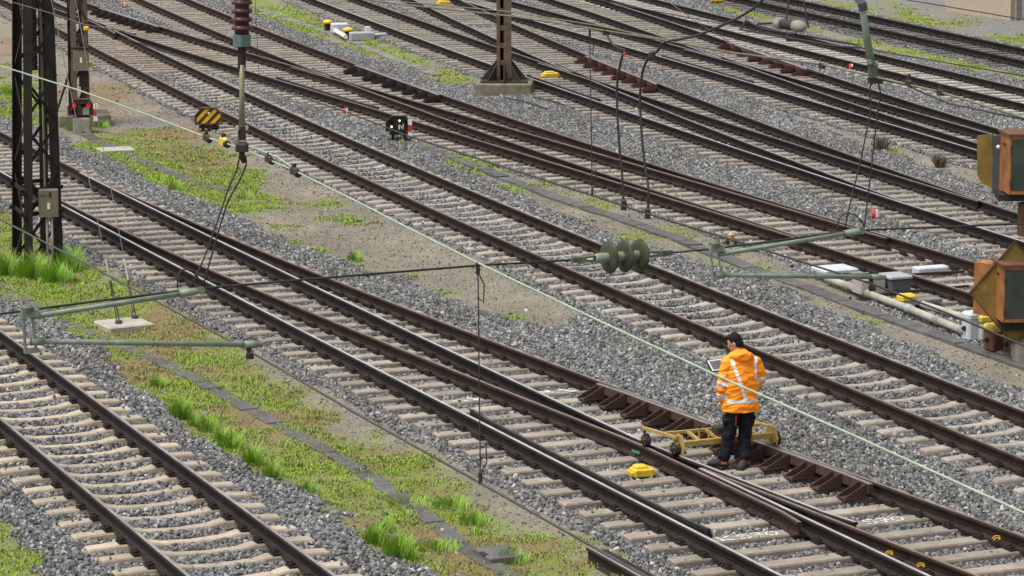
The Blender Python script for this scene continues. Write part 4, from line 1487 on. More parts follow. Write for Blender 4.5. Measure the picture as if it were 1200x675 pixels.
def dwarf_signal(c, label, face, yaw=0.0, post=None, scale=1.0, body='sign_brown'):
    """c: foot on the ground; housing about 0.62 m wide"""
    th = thing('dwarf_signal', c, label, 'signal')
    R = Matrix.Rotation(yaw, 3, 'Z')
    ex, ey, ez = R @ Vector((scale, 0, 0)), R @ Vector((0, scale, 0)), Vector((0, 0, scale))
    zc = .62 if post else .42
    o = c + ez * zc
    hs_ = MB().prism(OCT, o, ex, ey, ez, .26).build('housing', body, th)
    rim = MB()
    for a_, b_ in zip(OCT, OCT[1:] + OCT[:1]):
        rim.bar(o + ex * a_[0] + ez * a_[1] - ey * .012, o + ex * b_[0] + ez * b_[1] - ey * .012, .03 * scale, .02 * scale)
    rim.build('rim', body, hs_)
    front = o - ey * .004
    if face == 'stripes':
        inner = [(x * .9, z * .9 + .002) for x, z in OCT]
        for k in range(-3, 3):
            # slanted band clipped to the face
            x0 = k * .21 - .02
            band = [(x0, -.2), (x0 + .105, -.2), (x0 + .105 + .38, .2), (x0 + .38, .2)]
            pts = clip_poly(band, inner)
            if len(pts) > 2:
                MB().prism(pts, front, ex, -ey, ez, .006).build('stripe', 'yellow', hs_)
        MB().lathe(o - ey * .012 + ez * .085, -ey, [(0, .03 * scale), (.006, .028 * scale)], 12).build('reflector', 'white', hs_)
    else:
        lamps = face
        for (x, z, mat, r) in lamps:
            MB().lathe(front + ex * x + ez * z, -ey, [(0, r * 1.35 * scale), (.014, r * 1.35 * scale), (.015, r * scale)], 14).build('lamp_ring', 'sign_black', hs_)
            MB().lathe(front - ey * .015 + ex * x + ez * z, -ey, [(0, r * scale), (.006, r * .8 * scale)], 14).build('lamp', mat, hs_)
            # half-round hood
            hood = MB()
            n = 8
            vs = []
            for yy in (0, .11):
                for i in range(n + 1):
                    t = PI * i / n
                    vs.append(front - ey * yy + ex * (x + math.cos(t) * r * 1.5) + ez * (z + math.sin(t) * r * 1.5))
            hood.add(vs, [(i, i + 1, n + 2 + i, n + 1 + i) for i in range(n)])
            hood.build('hood', body, hs_)
    if post:
        MB().bbox(c + Vector((0, .12, .14)), (.42 * scale, .36 * scale, .50 * scale), .03, R).build('concrete_post', 'concrete', th)
        MB().lathe(c + Vector((.04, -.065, .02)), (0, -1, 0), [(0, .05), (.012, .05)], 12).build('cable_hole', 'sign_black', th)
        MB().box(c + Vector((0, .12, .43 * scale)), (.36 * scale, .22 * scale, .08 * scale), R).build('neck', 'sign_black', th)
    else:
        for s in (-1, 1):
            MB().bar(c + ex * s * .15 + ey * .12, o + ex * s * .13 + ey * .12 - ez * .17, .07 * scale, .09 * scale).build('foot', 'sign_black', th)
        MB().box(c + ey * .12 + ez * .18, (.46 * scale, .2 * scale, .06 * scale), R).build('cross_member', 'sign_black', th)
    return th, o, ex, ey, ez, hs_

def clip_poly(sub, clip):
    """Sutherland-Hodgman, clip polygon convex and anticlockwise"""
    out = list(sub)
    for (x1, y1), (x2, y2) in zip(clip, clip[1:] + clip[:1]):
        inp, out = out, []
        def side(p):
            return (x2 - x1) * (p[1] - y1) - (y2 - y1) * (p[0] - x1)
        for p, q in zip(inp, inp[1:] + inp[:1]):
            a, b = side(p), side(q)
            if a >= 0:
                out.append(p)
            if a * b < 0:
                t = a / (a - b)
                out.append((p[0] + (q[0] - p[0]) * t, p[1] + (q[1] - p[1]) * t))
        if not out:
            return []
    return out

def glyph(mb, strokes, o, ex, ez, ey, w, th_=.003):
    """strokes drawn as flat ribbons in the ex/ez plane"""
    for st in strokes:
        for a, b in zip(st[:-1], st[1:]):
            d = Vector((b[0] - a[0], b[1] - a[1]))
            L = d.length
            if L < 1e-6:
                continue
            d /= L
            nrm = Vector((-d.y, d.x)) * w / 2
            e = d * w * .35
            q = [(a[0] - e.x + nrm.x, a[1] - e.y + nrm.y), (a[0] - e.x - nrm.x, a[1] - e.y - nrm.y), (b[0] + e.x - nrm.x, b[1] + e.y - nrm.y), (b[0] + e.x + nrm.x, b[1] + e.y + nrm.y)]
            mb.prism(q, o, ex, ey, ez, th_)
    return mb

dwarf_signal(G(245, 158, Z_VRG), 'yellow and black striped dwarf signal standing beside the plain track', 'stripes', .08, scale=1.02)
th, o, ex, ey, ez, hsg = dwarf_signal(G(96, 157, Z_VRG), 'brown dwarf signal showing two red lights on a short concrete post',
                                 [(-.17, .06, 'lamp_red', .055), (.17, .06, 'lamp_red', .055), (.04, .06, 'glass_dark', .045), (-.17, -.09, 'glass_dark', .05)], .05, True, 1.0)
MB().box(o + ex * .11 - ey * .012 + ez * -.06, (.15, .012, .20)).build('number_plate', 'grey_paint', hsg)
def marker_board(o, ex, ey, ez, x, th):
    mk = MB().box(o + ex * x - ey * .03 + ez * -.10, (.095, .012, .42)).build('marker_board', 'white', th)
    MB().box(o + ex * x - ey * .04 + ez * -.10, (.097, .012, .15)).build('red_band', 'red', mk)
marker_board(o, ex, ey, ez, .33, th)
th, o, ex, ey, ez, hsg = dwarf_signal(G(467, 165, Z_BAL), 'black dwarf signal with two lit white lamps and a lettered plate',
                                 [(.03, .09, 'lamp_warm', .030), (-.17, -.06, 'lamp_warm', .030), (-.17, .07, 'glass_dark', .032), (.19, .07, 'glass_dark', .032)], .0, None, .92, 'sign_black')
MB().box(o + ex * .07 - ey * .012 + ez * -.06, (.14, .012, .16)).build('letter_plate', 'sign_black', hsg)
glyph(MB(), [[(-.05, -.06), (-.05, .06)], [(-.05, .06), (.05, -.06)], [(.05, -.06), (.05, .06)]], o + ex * .07 - ey * .021 + ez * -.06, ex, ez, -ey, .028).build('letter_n', 'white', hsg)
marker_board(o, ex, ey, ez, .29, th)

# ================================================================== OVERHEAD LINE
Z_CW = 5.3                                   # contact wire height
A0 = G(293, 412, Z_CW)
B0 = G(1020, 330, Z_CW)
HDIR = (B0 - A0)
HDIR.z = 0
HDIR.normalize()
def H(u, v):
    """point in the upright plane of the cross span"""
    return VP(u, v, A0, HDIR)

def wire(name, pts, r, mat, label, cat, n=6, group=None):
    o = MB().tube(pts, r, n).build(name, mat, None, smooth=True, base=pts[0])
    return tag(o, label, cat, group)

# contact and messenger wires of the near line
cwA = [G(u, v, Z_CW) for u, v in ((-200, 153), (0, 257), (120, 319), (250, 389), (300, 416), (420, 486), (563, 566), (690, 638), (900, 755))]
wire('contact_wire', cwA, .0075, 'wire_grey', 'dark contact wire crossing the near verge from the left edge to the bottom', 'contact wire')
ADIR = (cwA[-2] - cwA[1])
ADIR.z = 0
ADIR.normalize()
def PA(u, v):
    return VP(u, v, cwA[4], ADIR)
mwA = [PA(u, v) for u, v in ((-150, 25), (0, 77), (90, 105), (172, 134), (245, 162), (284, 174), (345, 200), (420, 237), (480, 268), (560, 308), (700, 375), (840, 440), (1000, 510), (1200, 601), (1400, 700))]
wire('messenger_wire', mwA, .0058, 'green_wire', 'pale green messenger wire running diagonally across the whole picture', 'messenger wire', 8)
p = [PA(u, v) for u, v in ((284, 170), (300, 174), (325, 184), (346, 199))]
wire('stranded_wire', p, .006, 'green_wire', 'short second strand above the green messenger wire beside the insulator rod', 'wire')
for (u, v, mat, s, lb) in ((262, 165, 'yellow_bright', .055, 'yellow clamp on the green messenger wire left of the insulator rod'), (242, 161, 'fitting', .045, 'small dark clamp left of the yellow clamp on the green wire'),
                           (315, 186, 'fitting', .045, 'dark clamp just right of the insulator rod on the green wire'), (345, 200, 'fitting', .05, 'dark clamp where the two green strands join')):
    c = PA(u, v)
    th = thing('wire_clamp', c, lb, 'clamp')
    rot = Matrix.Rotation(math.atan2(-ADIR.x, ADIR.y), 3, 'Z')
    MB().bbox(c, (s * .7, s * 2.2, s), s * .25, rot).build('clamp_body', mat, th)
    MB().lathe(c + Vector((0, 0, s * .4)), (0, 0, 1), [(0, s * .3), (s * .5, s * .3)], 6).build('bolt', 'fitting', th)
    MB().lathe(c + ADIR * s * 1.2 - Vector((0, 0, s * .3)), ADIR, [(-s * .3, s * .45), (s * .3, s * .45)], 8).build('wire_grip', 'fitting', th)

def dropper(top, bot, label, r=.0035, loop=True):
    th = thing('dropper', bot, label, 'dropper')
    MB().tube([top, bot], r * 1.05, 6).build('rod', 'wire', th)
    for c, s in ((top, -1), (bot, 1)):
        MB().bbox(c + Vector((0, 0, s * .03)), (.022, .026, .07), .005).build('clip', 'wire', th)
        if loop:
            pts = [c + Vector((0, 0, s * .05)), c + Vector((.035, 0, s * .12)), c + Vector((.03, 0, s * .22)), c + Vector((.004, 0, s * .2))]
            MB().tube(pts, r * 1.2, 6).build('eye', 'wire', th)
    return th
dropper(PA(560, 308), G(563, 566, Z_CW), 'thin black dropper between the green messenger wire and the near contact wire')

# line over the near left track
cwB = [G(u, v, Z_CW) for u, v in ((150, 46), (304, 97), (405, 131), (480, 160), (600, 199), (694, 229), (760, 251), (870, 285), (1020, 332), (1110, 367), (1200, 405), (1340, 460))]
wire('contact_wire', cwB, .0075, 'wire', 'dark contact wire running over the black dwarf signal to the lower orange box', 'contact wire')
BDIR = (cwB[8] - cwB[3])
BDIR.z = 0
BDIR.normalize()
def PB(u, v):
    return VP(u, v, B0, BDIR)
mwB = [PB(u, v) for u, v in ((380, -8), (470, 5), (600, 19), (691, 33), (778, 47), (860, 62), (960, 75), (1025, 90), (1102, 108), (1200, 138), (1340, 180))]
wire('messenger_wire', mwB, .009, 'green_wire_dark', 'olive messenger wire in front of the far turnouts', 'messenger wire')
wire('stranded_wire', [PB(u, v) for u, v in ((470, 2), (600, 14), (700, 30), (778, 46))], .006, 'green_wire_dark', 'thin olive wire close above the olive messenger wire', 'wire')
wire('stranded_wire', [PB(u, v) for u, v in ((1027, 93), (1060, 99), (1110, 121), (1200, 140))], .006, 'wire', 'dark lower strand beside the olive messenger wire at right', 'wire')
dropper(PB(691, 35), G(694, 229, Z_CW), 'thin black dropper left of the two thick hanging cables', .0045)
dropper(PB(298, -20), G(304, 97, Z_CW), 'thin dropper hanging right of the brown insulator', .003, False)
def cable(px, r, label):
    pts = smooth_line([PB(u, v) for u, v in px], 5)
    th = thing('jumper_cable', pts[-1], label, 'cable')
    MB().tube(pts, r, 8).build('cable', 'wire', th, True)
    MB().bbox(pts[-1], (.05, .06, .09), .01).build('terminal', 'wire', th)
    return th
t_ = cable([(709, 37), (718, 52), (727, 57), (732, 60), (728, 70), (723, 105), (725, 160), (729, 205), (731, 240)], .011, 'thick black jumper cable with red end, left of the two hanging cables')
MB().bbox(PB(732, 63), (.022, .022, .035), .006).build('red_end', 'red', t_)
MB().bbox(PB(710, 38), (.06, .05, .05), .01).build('clamp', 'fitting', t_)
t_ = cable([(900, -6), (880, 12), (850, 28), (815, 42), (785, 48), (776, 52), (770, 60), (760, 68), (753, 85), (750, 120), (754, 180), (760, 222), (759, 250)], .011, 'thick black jumper cable bending down from the upper right')
MB().bbox(PB(764, 64), (.06, .06, .05), .01).build('clamp', 'fitting', t_)
for (u, v, lb) in ((963, 77, 'left small clamp on the olive messenger wire'), (1065, 97, 'clamp on the olive messenger wire right of the green rod'), (1102, 108, 'rightmost clamp on the olive messenger wire')):
    c = PB(u, v)
    th = thing('wire_clamp', c, lb, 'clamp')
    MB().bbox(c, (.035, .07, .045), .01, Matrix.Rotation(math.atan2(-BDIR.x, BDIR.y), 3, 'Z')).build('clamp_body', 'fitting', th)
    MB().lathe(c + Vector((0, 0, .03)), (0, 0, 1), [(0, .015), (.03, .015)], 6).build('bolt', 'fitting', th)

# cross-span wire with disc insulators
xs = [H(u, v) for u, v in ((-120, 380), (0, 368), (120, 352), (235, 338), (400, 324), (560, 311), (668, 305))]
wire('cross_span_wire', xs, .0085, 'wire', 'dark cross span wire from the left edge to the disc insulator', 'span wire')
xs2 = [H(u, v) for u, v in ((787, 296), (832, 292), (910, 282), (1000, 270), (1080, 267), (1200, 262), (1330, 256))]
wire('cross_span_wire', xs2, .008, 'wire', 'dark cross span wire from the disc insulator to the right edge', 'span wire')
p, q = H(668, 305), H(787, 296)
ax = (q - p).normalized()
th = thing('disc_insulator', (p + q) / 2, 'olive insulator with three round discs in the cross span wire', 'insulator')
L_ = (q - p).length
def along(u):
    return p + (q - p) * ((u - 668) / (787 - 668.))
core = MB().lathe(p, ax, [(L_ * .24, .026), (L_ * .26, .036), (L_ * .34, .036), (L_ * .70, .034), (L_ * .72, .022)], 16).build('core', 'verdigris', th, True)
for u in (713, 731, 749):
    MB().lathe(along(u), ax, [(-.016, .03), (-.012, .075), (-.006, .112), (.004, .117), (.012, .112), (.006, .075), (.02, .034)], 28).build('disc', 'disc', th, True)
for s, (u0, u1) in ((1, (670, 698)), (-1, (787, 760))):
    for k in (-1, 1):
        MB().bar(along(u0) + Vector((0, .0, k * .012)), along(u1) + Vector((0, 0, k * .016)), .035, .012).build('clevis', 'verdigris_dark', th)
    MB().lathe(along((u0 + u1) / 2) - Vector((0, .03, 0)), (0, 1, 0), [(0, .022), (.06, .022)], 10).build('clevis_pin', 'verdigris_dark', th)
    MB().tube([along(u0), along((u0 + u1) / 2)], .018, 8).build('socket', 'verdigris_dark', th)

# steady arms
def steady_arm(label, br, up0, up1, lo0, lo1, clampu):
    b_top, b_bot = H(*br[0]), H(*br[1])
    th = thing('steady_arm', b_bot, label, 'steady arm')
    bd = MB()
    for k in (-1, 1):
        off = HDIR * (.03 * k)
        bd.bar(b_top + off, b_bot + off * (.8 if k < 0 else 1.6), .012, .045)
    bd.bar(b_top - HDIR * .05, b_top + HDIR * .07, .06, .05)
    bd.bar(b_bot - HDIR * .03, b_bot + HDIR * .06, .04, .03)
    bd.build('bracket', 'verdigris', th)
    cap = MB().lathe(b_top + Vector((0, 0, .01)), (0, 0, 1), [(0, .045), (.03, .045), (.045, .02)], 12).build('bracket_cap', 'verdigris_dark', th)
    pu, qu = H(*up0), H(*up1)
    d = (qu - pu).normalized()
    MB().tube([pu, qu], .0195, 12).build('upper_tube', 'verdigris', th, True)
    MB().tube([qu - d * .13, qu - d * .02, qu + d * .03], [.026, .026, .016], 12).build('tube_end', 'verdigris', th, True)
    MB().lathe(qu + d * .03, (0, -1, .2), [(-.03, .028), (.03, .028)], 12).build('hook', 'verdigris_dark', th)
    pl, ql = H(*lo0), H(*lo1)
    d = (ql - pl).normalized()
    MB().tube([pl, ql], .0175, 12).build('lower_tube', 'verdigris', th, True)
    MB().tube([pl - d * .02, pl + d * .06], .027, 12).build('tube_socket', 'verdigris', th, True)
    MB().tube([ql - d * .13, ql - d * .04], .024, 12).build('tube_collar', 'verdigris', th, True)
    c = H(*clampu)
    t0 = Vector((c.x, c.y, c.z)) - (c - ql) * 0
    top = H(clampu[0] - 2, lo1[1] + 1)
    cl = MB()
    cl.bar(top, c + Vector((0, 0, .01)), .03, .03)
    cl.bbox(c, (.05, .06, .045), .01)
    cl.build('contact_clamp', 'fitting', th)
    return th
steady_arm('green tubular steady arm over the near left track at the left edge', ((32, 367), (34, 411)), (36, 371), (231, 341), (40, 400), (307, 404), (293, 416))
steady_arm('green tubular steady arm in front of the grey point machine at right', ((837, 291), (839, 325)), (842, 298), (1006, 271), (840, 322), (1037, 325), (1022, 337))

# hanging insulator and rod at left
c = H(284, 176)
th = thing('hanging_insulator', c, 'ribbed brown insulator with teal cap on an olive rod carrying the green wire', 'insulator')
def hv(v, u0=283.5):
    return H(u0, v)
s_ = (hv(60) - hv(10)).length / 50           # metres per photo pixel here
axz = Vector((0, 0, 1))
zt, zb = hv(-34), hv(41)
core = MB().tube([zb, zt], .048, 14).build('insulator_core', 'porcelain', th, True)
for v in (2, 12, 22, 32, -8, -18, -28):
    MB().lathe(hv(v), axz, [(-.020, .048), (-.016, .066), (-.006, .070), (.006, .066), (.02, .048)], 22).build('shed', 'porcelain', th, True)
MB().lathe(hv(54), axz, [(0, .057), (.075, .059), (.078, .05)], 8).build('insulator_cap', 'teal_cap', th)
nk = MB()
for k in (-1, 1):
    nk.bar(hv(54) + HDIR * .014 * k, hv(80) + HDIR * .012 * k, .03, .014)
nk.build('fork', 'fitting', th)
MB().tube([hv(76), hv(112), hv(150)], [.017, .017, .021], 12).build('rod', 'rod_olive', th, True)
cl = MB()
cl.bbox((hv(150) + hv(160)) / 2, (.05, .05, .10), .01)
cl.bbox(hv(172), (.08, .09, .06), .012)
cl.build('suspension_clamp', 'fitting', th)
for dx in (-.035, .03):
    MB().lathe(hv(150) + HDIR * dx, (0, -1, 0), [(-.02, .016), (.03, .016)], 8).build('bolt', 'conduit', th)
MB().tube([hv(176), hv(183), hv(190) + HDIR * .02], .02, 8).build('shackle', 'fitting', th, True)
def span_cable(pts, label):
    o = wire('suspension_cable', smooth_line([H(u, v) for u, v in pts], 4), .0055, 'wire', label, 'cable')
span_cable([(281, 182), (277, 200), (268, 220), (258, 250), (240, 300), (224, 335)], 'left strand of the cable loop hanging from the ribbed insulator')
span_cable([(288, 182), (288, 195), (279, 214), (266, 240), (252, 285), (237, 338)], 'right strand of the cable loop hanging from the ribbed insulator')
span_cable([(208, 338), (209, 324), (214, 316), (224, 318), (234, 328), (236, 340)], 'small wire ring at the end of the left steady arm')

# rod and clamp at the upper right
c = H(1024, 95)
th = thing('hanging_rod', c, 'green suspension rod with clamp hanging at the upper right', 'insulator')
p0, p1 = H(1007, -14), H(1021, 76)
d = (p1 - p0).normalized()
MB().tube([p0, p0.lerp(p1, .5), p1], [.026, .026, .030], 12).build('rod', 'verdigris', th, True)
MB().tube([H(1010, 3), H(1012, 12)], .034, 10).build('ferrule', 'grey_dark', th)
MB().tube([H(1004, -6), H(1010, 3)], [.045, .03], 10).build('insulator_foot', 'grey_paint', th)
MB().bbox(H(1023, 82), (.07, .06, .11), .012).build('clamp', 'verdigris_dark', th)
MB().bbox(H(1026, 93), (.11, .07, .06), .012).build('wire_saddle', 'fitting', th)
MB().lathe(H(1019, 72), (0, -1, 0), [(-.03, .02), (.04, .02)], 8).build('bolt', 'verdigris', th)
span_cable([(1021, 97), (1019, 110), (1020, 130), (1008, 190), (996, 240), (990, 268)], 'left strand of the cable loop hanging from the green rod')
span_cable([(1029, 97), (1032, 112), (1028, 135), (1022, 190), (1016, 240), (1012, 270)], 'right strand of the cable loop hanging from the green rod')
span_cable([(981, 270), (983, 258), (990, 250), (1002, 252), (1011, 262), (1013, 272)], 'small wire ring at the end of the right steady arm')

# contact wires farther back with a section insulator
cwC = [G(u, v, Z_CW) for u, v in ((640, -14), (740, 8), (874, 33), (905, 38), (945, 45), (1008, 56), (1100, 72), (1200, 89), (1330, 112))]
wire('contact_wire', cwC[:3], .008, 'wire', 'dark contact wire leading to the section insulator from the top', 'contact wire')
wire('contact_wire', cwC[5:], .008, 'wire', 'dark contact wire leading from the section insulator to the right edge', 'contact wire')
p, q = cwC[2], cwC[5]
cd = (q - p).normalized()
up = Vector((0, 0, .14))
th = thing('section_insulator', (p + q) / 2, 'section insulator with two pale drums and long dark runners hanging at upper right', 'insulator')
sd_ = Vector((-cd.y, cd.x, 0)) * .16
for s in (-1, 1):
    MB().tube([p + Vector((0, 0, .10)), p + cd * .12 + sd_ * s, q - cd * .3 + sd_ * s, q], .014, 8).build('runner', 'wire', th)
pc = p.lerp(q, .38)
MB().tube([p + cd * .3 + up * .6, pc - cd * .30 + up], .015, 8).build('link', 'wire', th)
MB().lathe(pc + up, cd, [(-.30, .03), (-.28, .07), (-.20, .085), (-.14, .075)], 14).build('end_cap', 'concrete', th, True)
MB().lathe(pc + up, cd, [(-.14, .06), (-.10, .068), (.14, .068), (.18, .06)], 14).build('drum', 'wire', th, True)
MB().lathe(pc + up, cd, [(.18, .075), (.25, .085), (.34, .075), (.42, .04)], 14).build('end_cap', 'concrete', th, True)
MB().box(pc + cd * .1 - up * .1, (.14, .14, .1)).build('saddle', 'wire', th)
for du, (u, v) in ((-.05, (926, -12)), (.52, (938, -20))):
    b_ = pc + cd * du + up
    MB().tube([b_, FP(u, v, b_.y + .1)], .012, 6).build('hanger', 'wire', th)
wire('contact_wire', [G(u, v, Z_CW) for u, v in ((1000, -12), (1064, 0), (1130, 11), (1200, 23), (1300, 40))], .008, 'wire', 'dark contact wire crossing the plastered wall at the upper right', 'contact wire')
wire('catenary_wire', [FP(u, v, 50) for u, v in ((770, -8), (815, 25), (860, 52), (886, 66), (960, 86))], .006, 'stay_wire', 'thin pale wire sloping down past the bent jumper cable', 'wire')
wire('catenary_wire', [FP(u, v, 44) for u, v in ((-30, -8), (12, 2), (58, 15), (96, 28), (150, 38))], .007, 'stay_wire', 'thin pale wire in front of both lattice masts at the top left', 'wire')

# ================================================================== ORANGE SIGNAL BOXES AT RIGHT
base = G(1206, 418, Z_BAL)
DS = base.y
OB = thing('signal_mast', base, 'rusty orange stack of two signal boxes on a post at the right edge', 'signal')
def S(u, v, dy=0.0):
    return FP(u, v, DS + dy)
px_m = 1.0 / ((S(1200, 300) - S(1100, 300)).length / 100)   # photo pixels per metre there
MB().tube([base, base + Vector((0, 0, 5.2))], .075, 14).build('post', 'mast_shade', OB)
MB().bbox(base + Vector((0, 0, .08)), (.5, .5, .35), .04).build('footing', 'concrete', OB)
def signal_box(name, ul, vt, ur, vb, depth, us):
    """box with its windowed side towards the camera-right and an orange flank on the left"""
    p_tl, p_br = S(ul, vt), S(ur, vb)
    yaw = .62
    w = (ur - us) / px_m / math.cos(.25)
    h = (vb - vt) / px_m * 1.0
    corner = S(us, (vt + vb) / 2, -.35)
    return corner, w, h
def prism_from(mb, quad_xy, z0, z1, mi=0, taper=None):
    """upright prism over a plan polygon"""
    n = len(quad_xy)
    vs = [(x, y, z0) for x, y in quad_xy] + [(x, y, z1) for x, y in quad_xy]
    mb.add(vs, [tuple(range(n - 1, -1, -1)), tuple(range(n, 2 * n))] + [(i, (i + 1) % n, (i + 1) % n + n, i + n) for i in range(n)], mi)
    return mb
def zat(v, y):
    return FP(600, v, y).z
def xat(u, y):
    return FP(u, 300, y).x
def housing(parent, us, ul, vt, vb, name, depth=.62, right=.62):
    """front face from column us to the right, flank from us back-left to ul"""
    y0 = DS - .42
    x0 = xat(us, y0)
    x1 = x0 + right
    xb = xat(ul, y0 + depth)
    zt, zb = zat(vt, y0), zat(vb, y0)
    plan = [(x0, y0), (x1, y0 + .06), (x1 + (xb - x0), y0 + depth + .06), (xb, y0 + depth)]
    body = prism_from(MB(), plan, zb, zt).build(name, 'orange_paint', parent)
    # sunken window panel with a frame on the front face
    fr_ = MB()
    e = Vector((x1 - x0, .06, 0)).normalized()
    nrm = Vector((e.y, -e.x, 0))
    o_ = Vector((x0, y0, zb)) + nrm * .002
    W_, H_ = right, zt - zb
    for (a, b_, c_, d_) in ((.0, 1, 0, .05), (.0, 1, .955, 1), (0, .035, .05, .955), (.965, 1, .05, .955)):
        fr_.prism([(a * W_, c_ * H_), (b_ * W_, c_ * H_), (b_ * W_, d_ * H_), (a * W_, d_ * H_)], o_, e, nrm, (0, 0, 1), .014)
    fr_.build('frame', 'orange_paint', body)
    MB().prism([(.05 * W_, .07 * H_), (.95 * W_, .07 * H_), (.95 * W_, .935 * H_), (.05 * W_, .935 * H_)], o_, e, nrm, (0, 0, 1), .008).build('panel', 'olive_panel', body)
    lid = [(x0 - .03, y0 - .03), (x1 + .03, y0 + .03), (x1 + (xb - x0) + .03, y0 + depth + .08), (xb - .03, y0 + depth + .03)]
    prism_from(MB(), lid, zt, zt + .035).build('lid', 'rust_edge', body)
    MB().prism([(-.03, -.01), (.03, -.01), (.03, .02), (-.03, .02)], (x0 + (xb - x0) * .45 - .004, y0 + depth * .45, zb + H_ * .82), Vector((xb - x0, depth, 0)).normalized(), (-1, 0, 0), (0, 0, 1), .02).build('catch', 'sign_black', body)
    for kz in (.2, .78):
        MB().lathe(o_ + e * (W_ * .02) + Vector((0, 0, kz * H_)) + nrm * .014, (0, 0, 1), [(-.05, .016), (.05, .016)], 8).build('hinge', 'rust_edge', body)
    for kx, kz in ((.03, .03), (.5, .03), (.03, .965), (.5, .965)):
        MB().lathe(o_ + e * (W_ * kx) + Vector((0, 0, kz * H_)) + nrm * .014, nrm, [(0, .012), (.008, .010)], 6).build('rivet', 'mast_shade', body)
    return body, x0, y0, zt, zb, xb
# upper box: yellow shield in front of the flank, dark strip, box
bd, x0, y0, zt, zb, xb = housing(OB, 1180, 1168, 160, 228, 'upper_box')
ys = y0 + .66
sh_ = [(1145, 159), (1163, 157), (1163, 221), (1150, 215), (1145, 205)]
pts = [FP(u, v, ys) for u, v in sh_]
mb = MB()
n = len(pts)
mb.add([tuple(p) for p in pts] + [tuple(p + Vector((.02, .03, 0))) for p in pts], [tuple(range(n)), tuple(range(2 * n - 1, n - 1, -1))] + [(i, i + n, (i + 1) % n + n, (i + 1) % n) for i in range(n)])
mb.build('shield', 'yellow_rust', bd)
p = FP(1164, 190, ys - .02)
MB().box((p.x + .045, ys - .03, (FP(0, 158, ys).z + FP(0, 226, ys).z) / 2), (.11, .07, FP(0, 158, ys).z - FP(0, 226, ys).z)).build('dark_strip', 'grey_dark', bd)
MB().lathe(FP(1170, 172, y0 + .25), (-.6, -1, 0), [(0, .03), (.02, .028), (.03, .012)], 10).build('knob', 'white', bd)
MB().box((x0 + .15, y0 + .35, zb - .07), (.55, .45, .10)).build('bracket', 'sign_black', OB)
MB().bbox((x0 + .35, y0 + .3, zb - .42), (.28, .3, .5), .03).build('joint', 'rust_edge', OB)
# lower box: diamond board in front of the flank
bd, x0, y0, zt, zb, xb = housing(OB, 1177, 1164, 313, 378, 'lower_box')
ys = y0 + .40
dia = [(1136, 343), (1189, 283), (1245, 343), (1189, 406)]
P = [FP(u, v, ys) for u, v in dia]
cx = sum(P, Vector()) / 4
mb = MB()
vv = [tuple(p) for p in P] + [tuple(p + Vector((0, .02, 0))) for p in P]
mb.add(vv, [(0, 1, 2, 3), (7, 6, 5, 4)] + [(i, i + 4, (i + 1) % 4 + 4, (i + 1) % 4) for i in range(4)])
db = mb.build('diamond_board', 'yellow_rust', bd)
mb = MB()
for a_, b_ in zip(P, P[1:] + P[:1]):
    mb.bar(a_ - Vector((0, .012, 0)), b_ - Vector((0, .012, 0)), .02, .02)
mb.build('board_edge', 'rust_edge', db)
pb = FP(1143, 308, ys + .3)
prism_from(MB(), [(xat(1142, ys + .35), ys + .35), (xat(1165, ys + .1), ys + .1), (xat(1172, ys + .45), ys + .45), (xat(1152, ys + .6), ys + .6)], zat(370, ys + .2), zat(309, ys + .2)).build('rear_box', 'orange_paint', bd)
MB().box((x0 + .25, y0 + .38, zb - .08), (.5, .4, .16)).build('bracket', 'sign_black', OB)

# ================================================================== POINT MACHINES AND TRACKSIDE GEAR
def rotz(a):
    return Matrix.Rotation(a, 3, 'Z')
tr4 = L4A.pn(58)
ang = math.atan2(tr4[1].y, tr4[1].x)
dr4 = math.atan2(-tr4[2].x, tr4[2].y)
p = G(1032, 338, Z_BAL)
PM = thing('point_machine', p, 'grey point machine with pale covers beside the rusty turnout at right', 'point machine')
R_ = rotz(ang)
q = G(1018, 333, Z_BAL + .22)
MB().bbox(q, (.50, .32, .26), .03, R_).build('motor_box', 'pale_box', PM)
q2 = G(1049, 331, Z_BAL + .22)
g_ = MB().bbox(q2, (.40, .42, .2), .03, R_).build('gear_box', 'grey_dark', PM)
MB().bbox(q2 + Vector((0, 0, .12)), (.44, .46, .05), .02, R_).build('gear_cover', 'grey_paint', g_)
q3 = G(978, 315, Z_BAL + .2)
MB().bbox(q3, (.66, .55, .06), .02, R_).build('cover_plate', 'ice_grey', PM)
MB().bbox(G(1090, 316, Z_SLP + .05), (.62, .24, .12), .02, R_).build('lock_cover', 'ice_grey', PM)
for (u0, v0, u1, v1) in ((1000, 338, 1100, 332), (1030, 345, 1135, 335), (1060, 322, 1130, 318)):
    MB().bar(G(u0, v0, Z_BAL + .09), G(u1, v1, Z_BAL + .09), .05, .035).build('stretcher_rod', 'mast_shade', PM)
# concrete cable pipe in sections
pipe = [(968, 326), (996, 336), (1020, 345), (1066, 362), (1100, 376), (1130, 388)]
P = [G(u, v, Z_BAL + .1) for u, v in pipe]
th = thing('cable_pipe', P[0], 'pale jointed concrete cable pipe along the paved cable route at right', 'pipe')
for i, (a_, b_) in enumerate(zip(P[:-1], P[1:])):
    d = (b_ - a_).normalized()
    MB().tube([a_ + d * .02, b_ - d * .02], .062, 14).build('pipe_section', 'concrete_white', th, True)
    MB().tube([b_ - d * .10, b_ + d * .05], .076, 14).build('pipe_collar', 'grey_paint' if i == 2 else 'concrete', th, True)
pa = [G(u, v, Z_BAL + .1) for u, v in ((1055, 347), (1085, 358), (1130, 372), (1160, 384))]
th = thing('cable_pipe', pa[0], 'second pale pipe close to the rusty turnout ending at the yellow topped box', 'pipe')
MB().tube(pa, .06, 12).build('pipe_section', 'concrete_white', th, True)
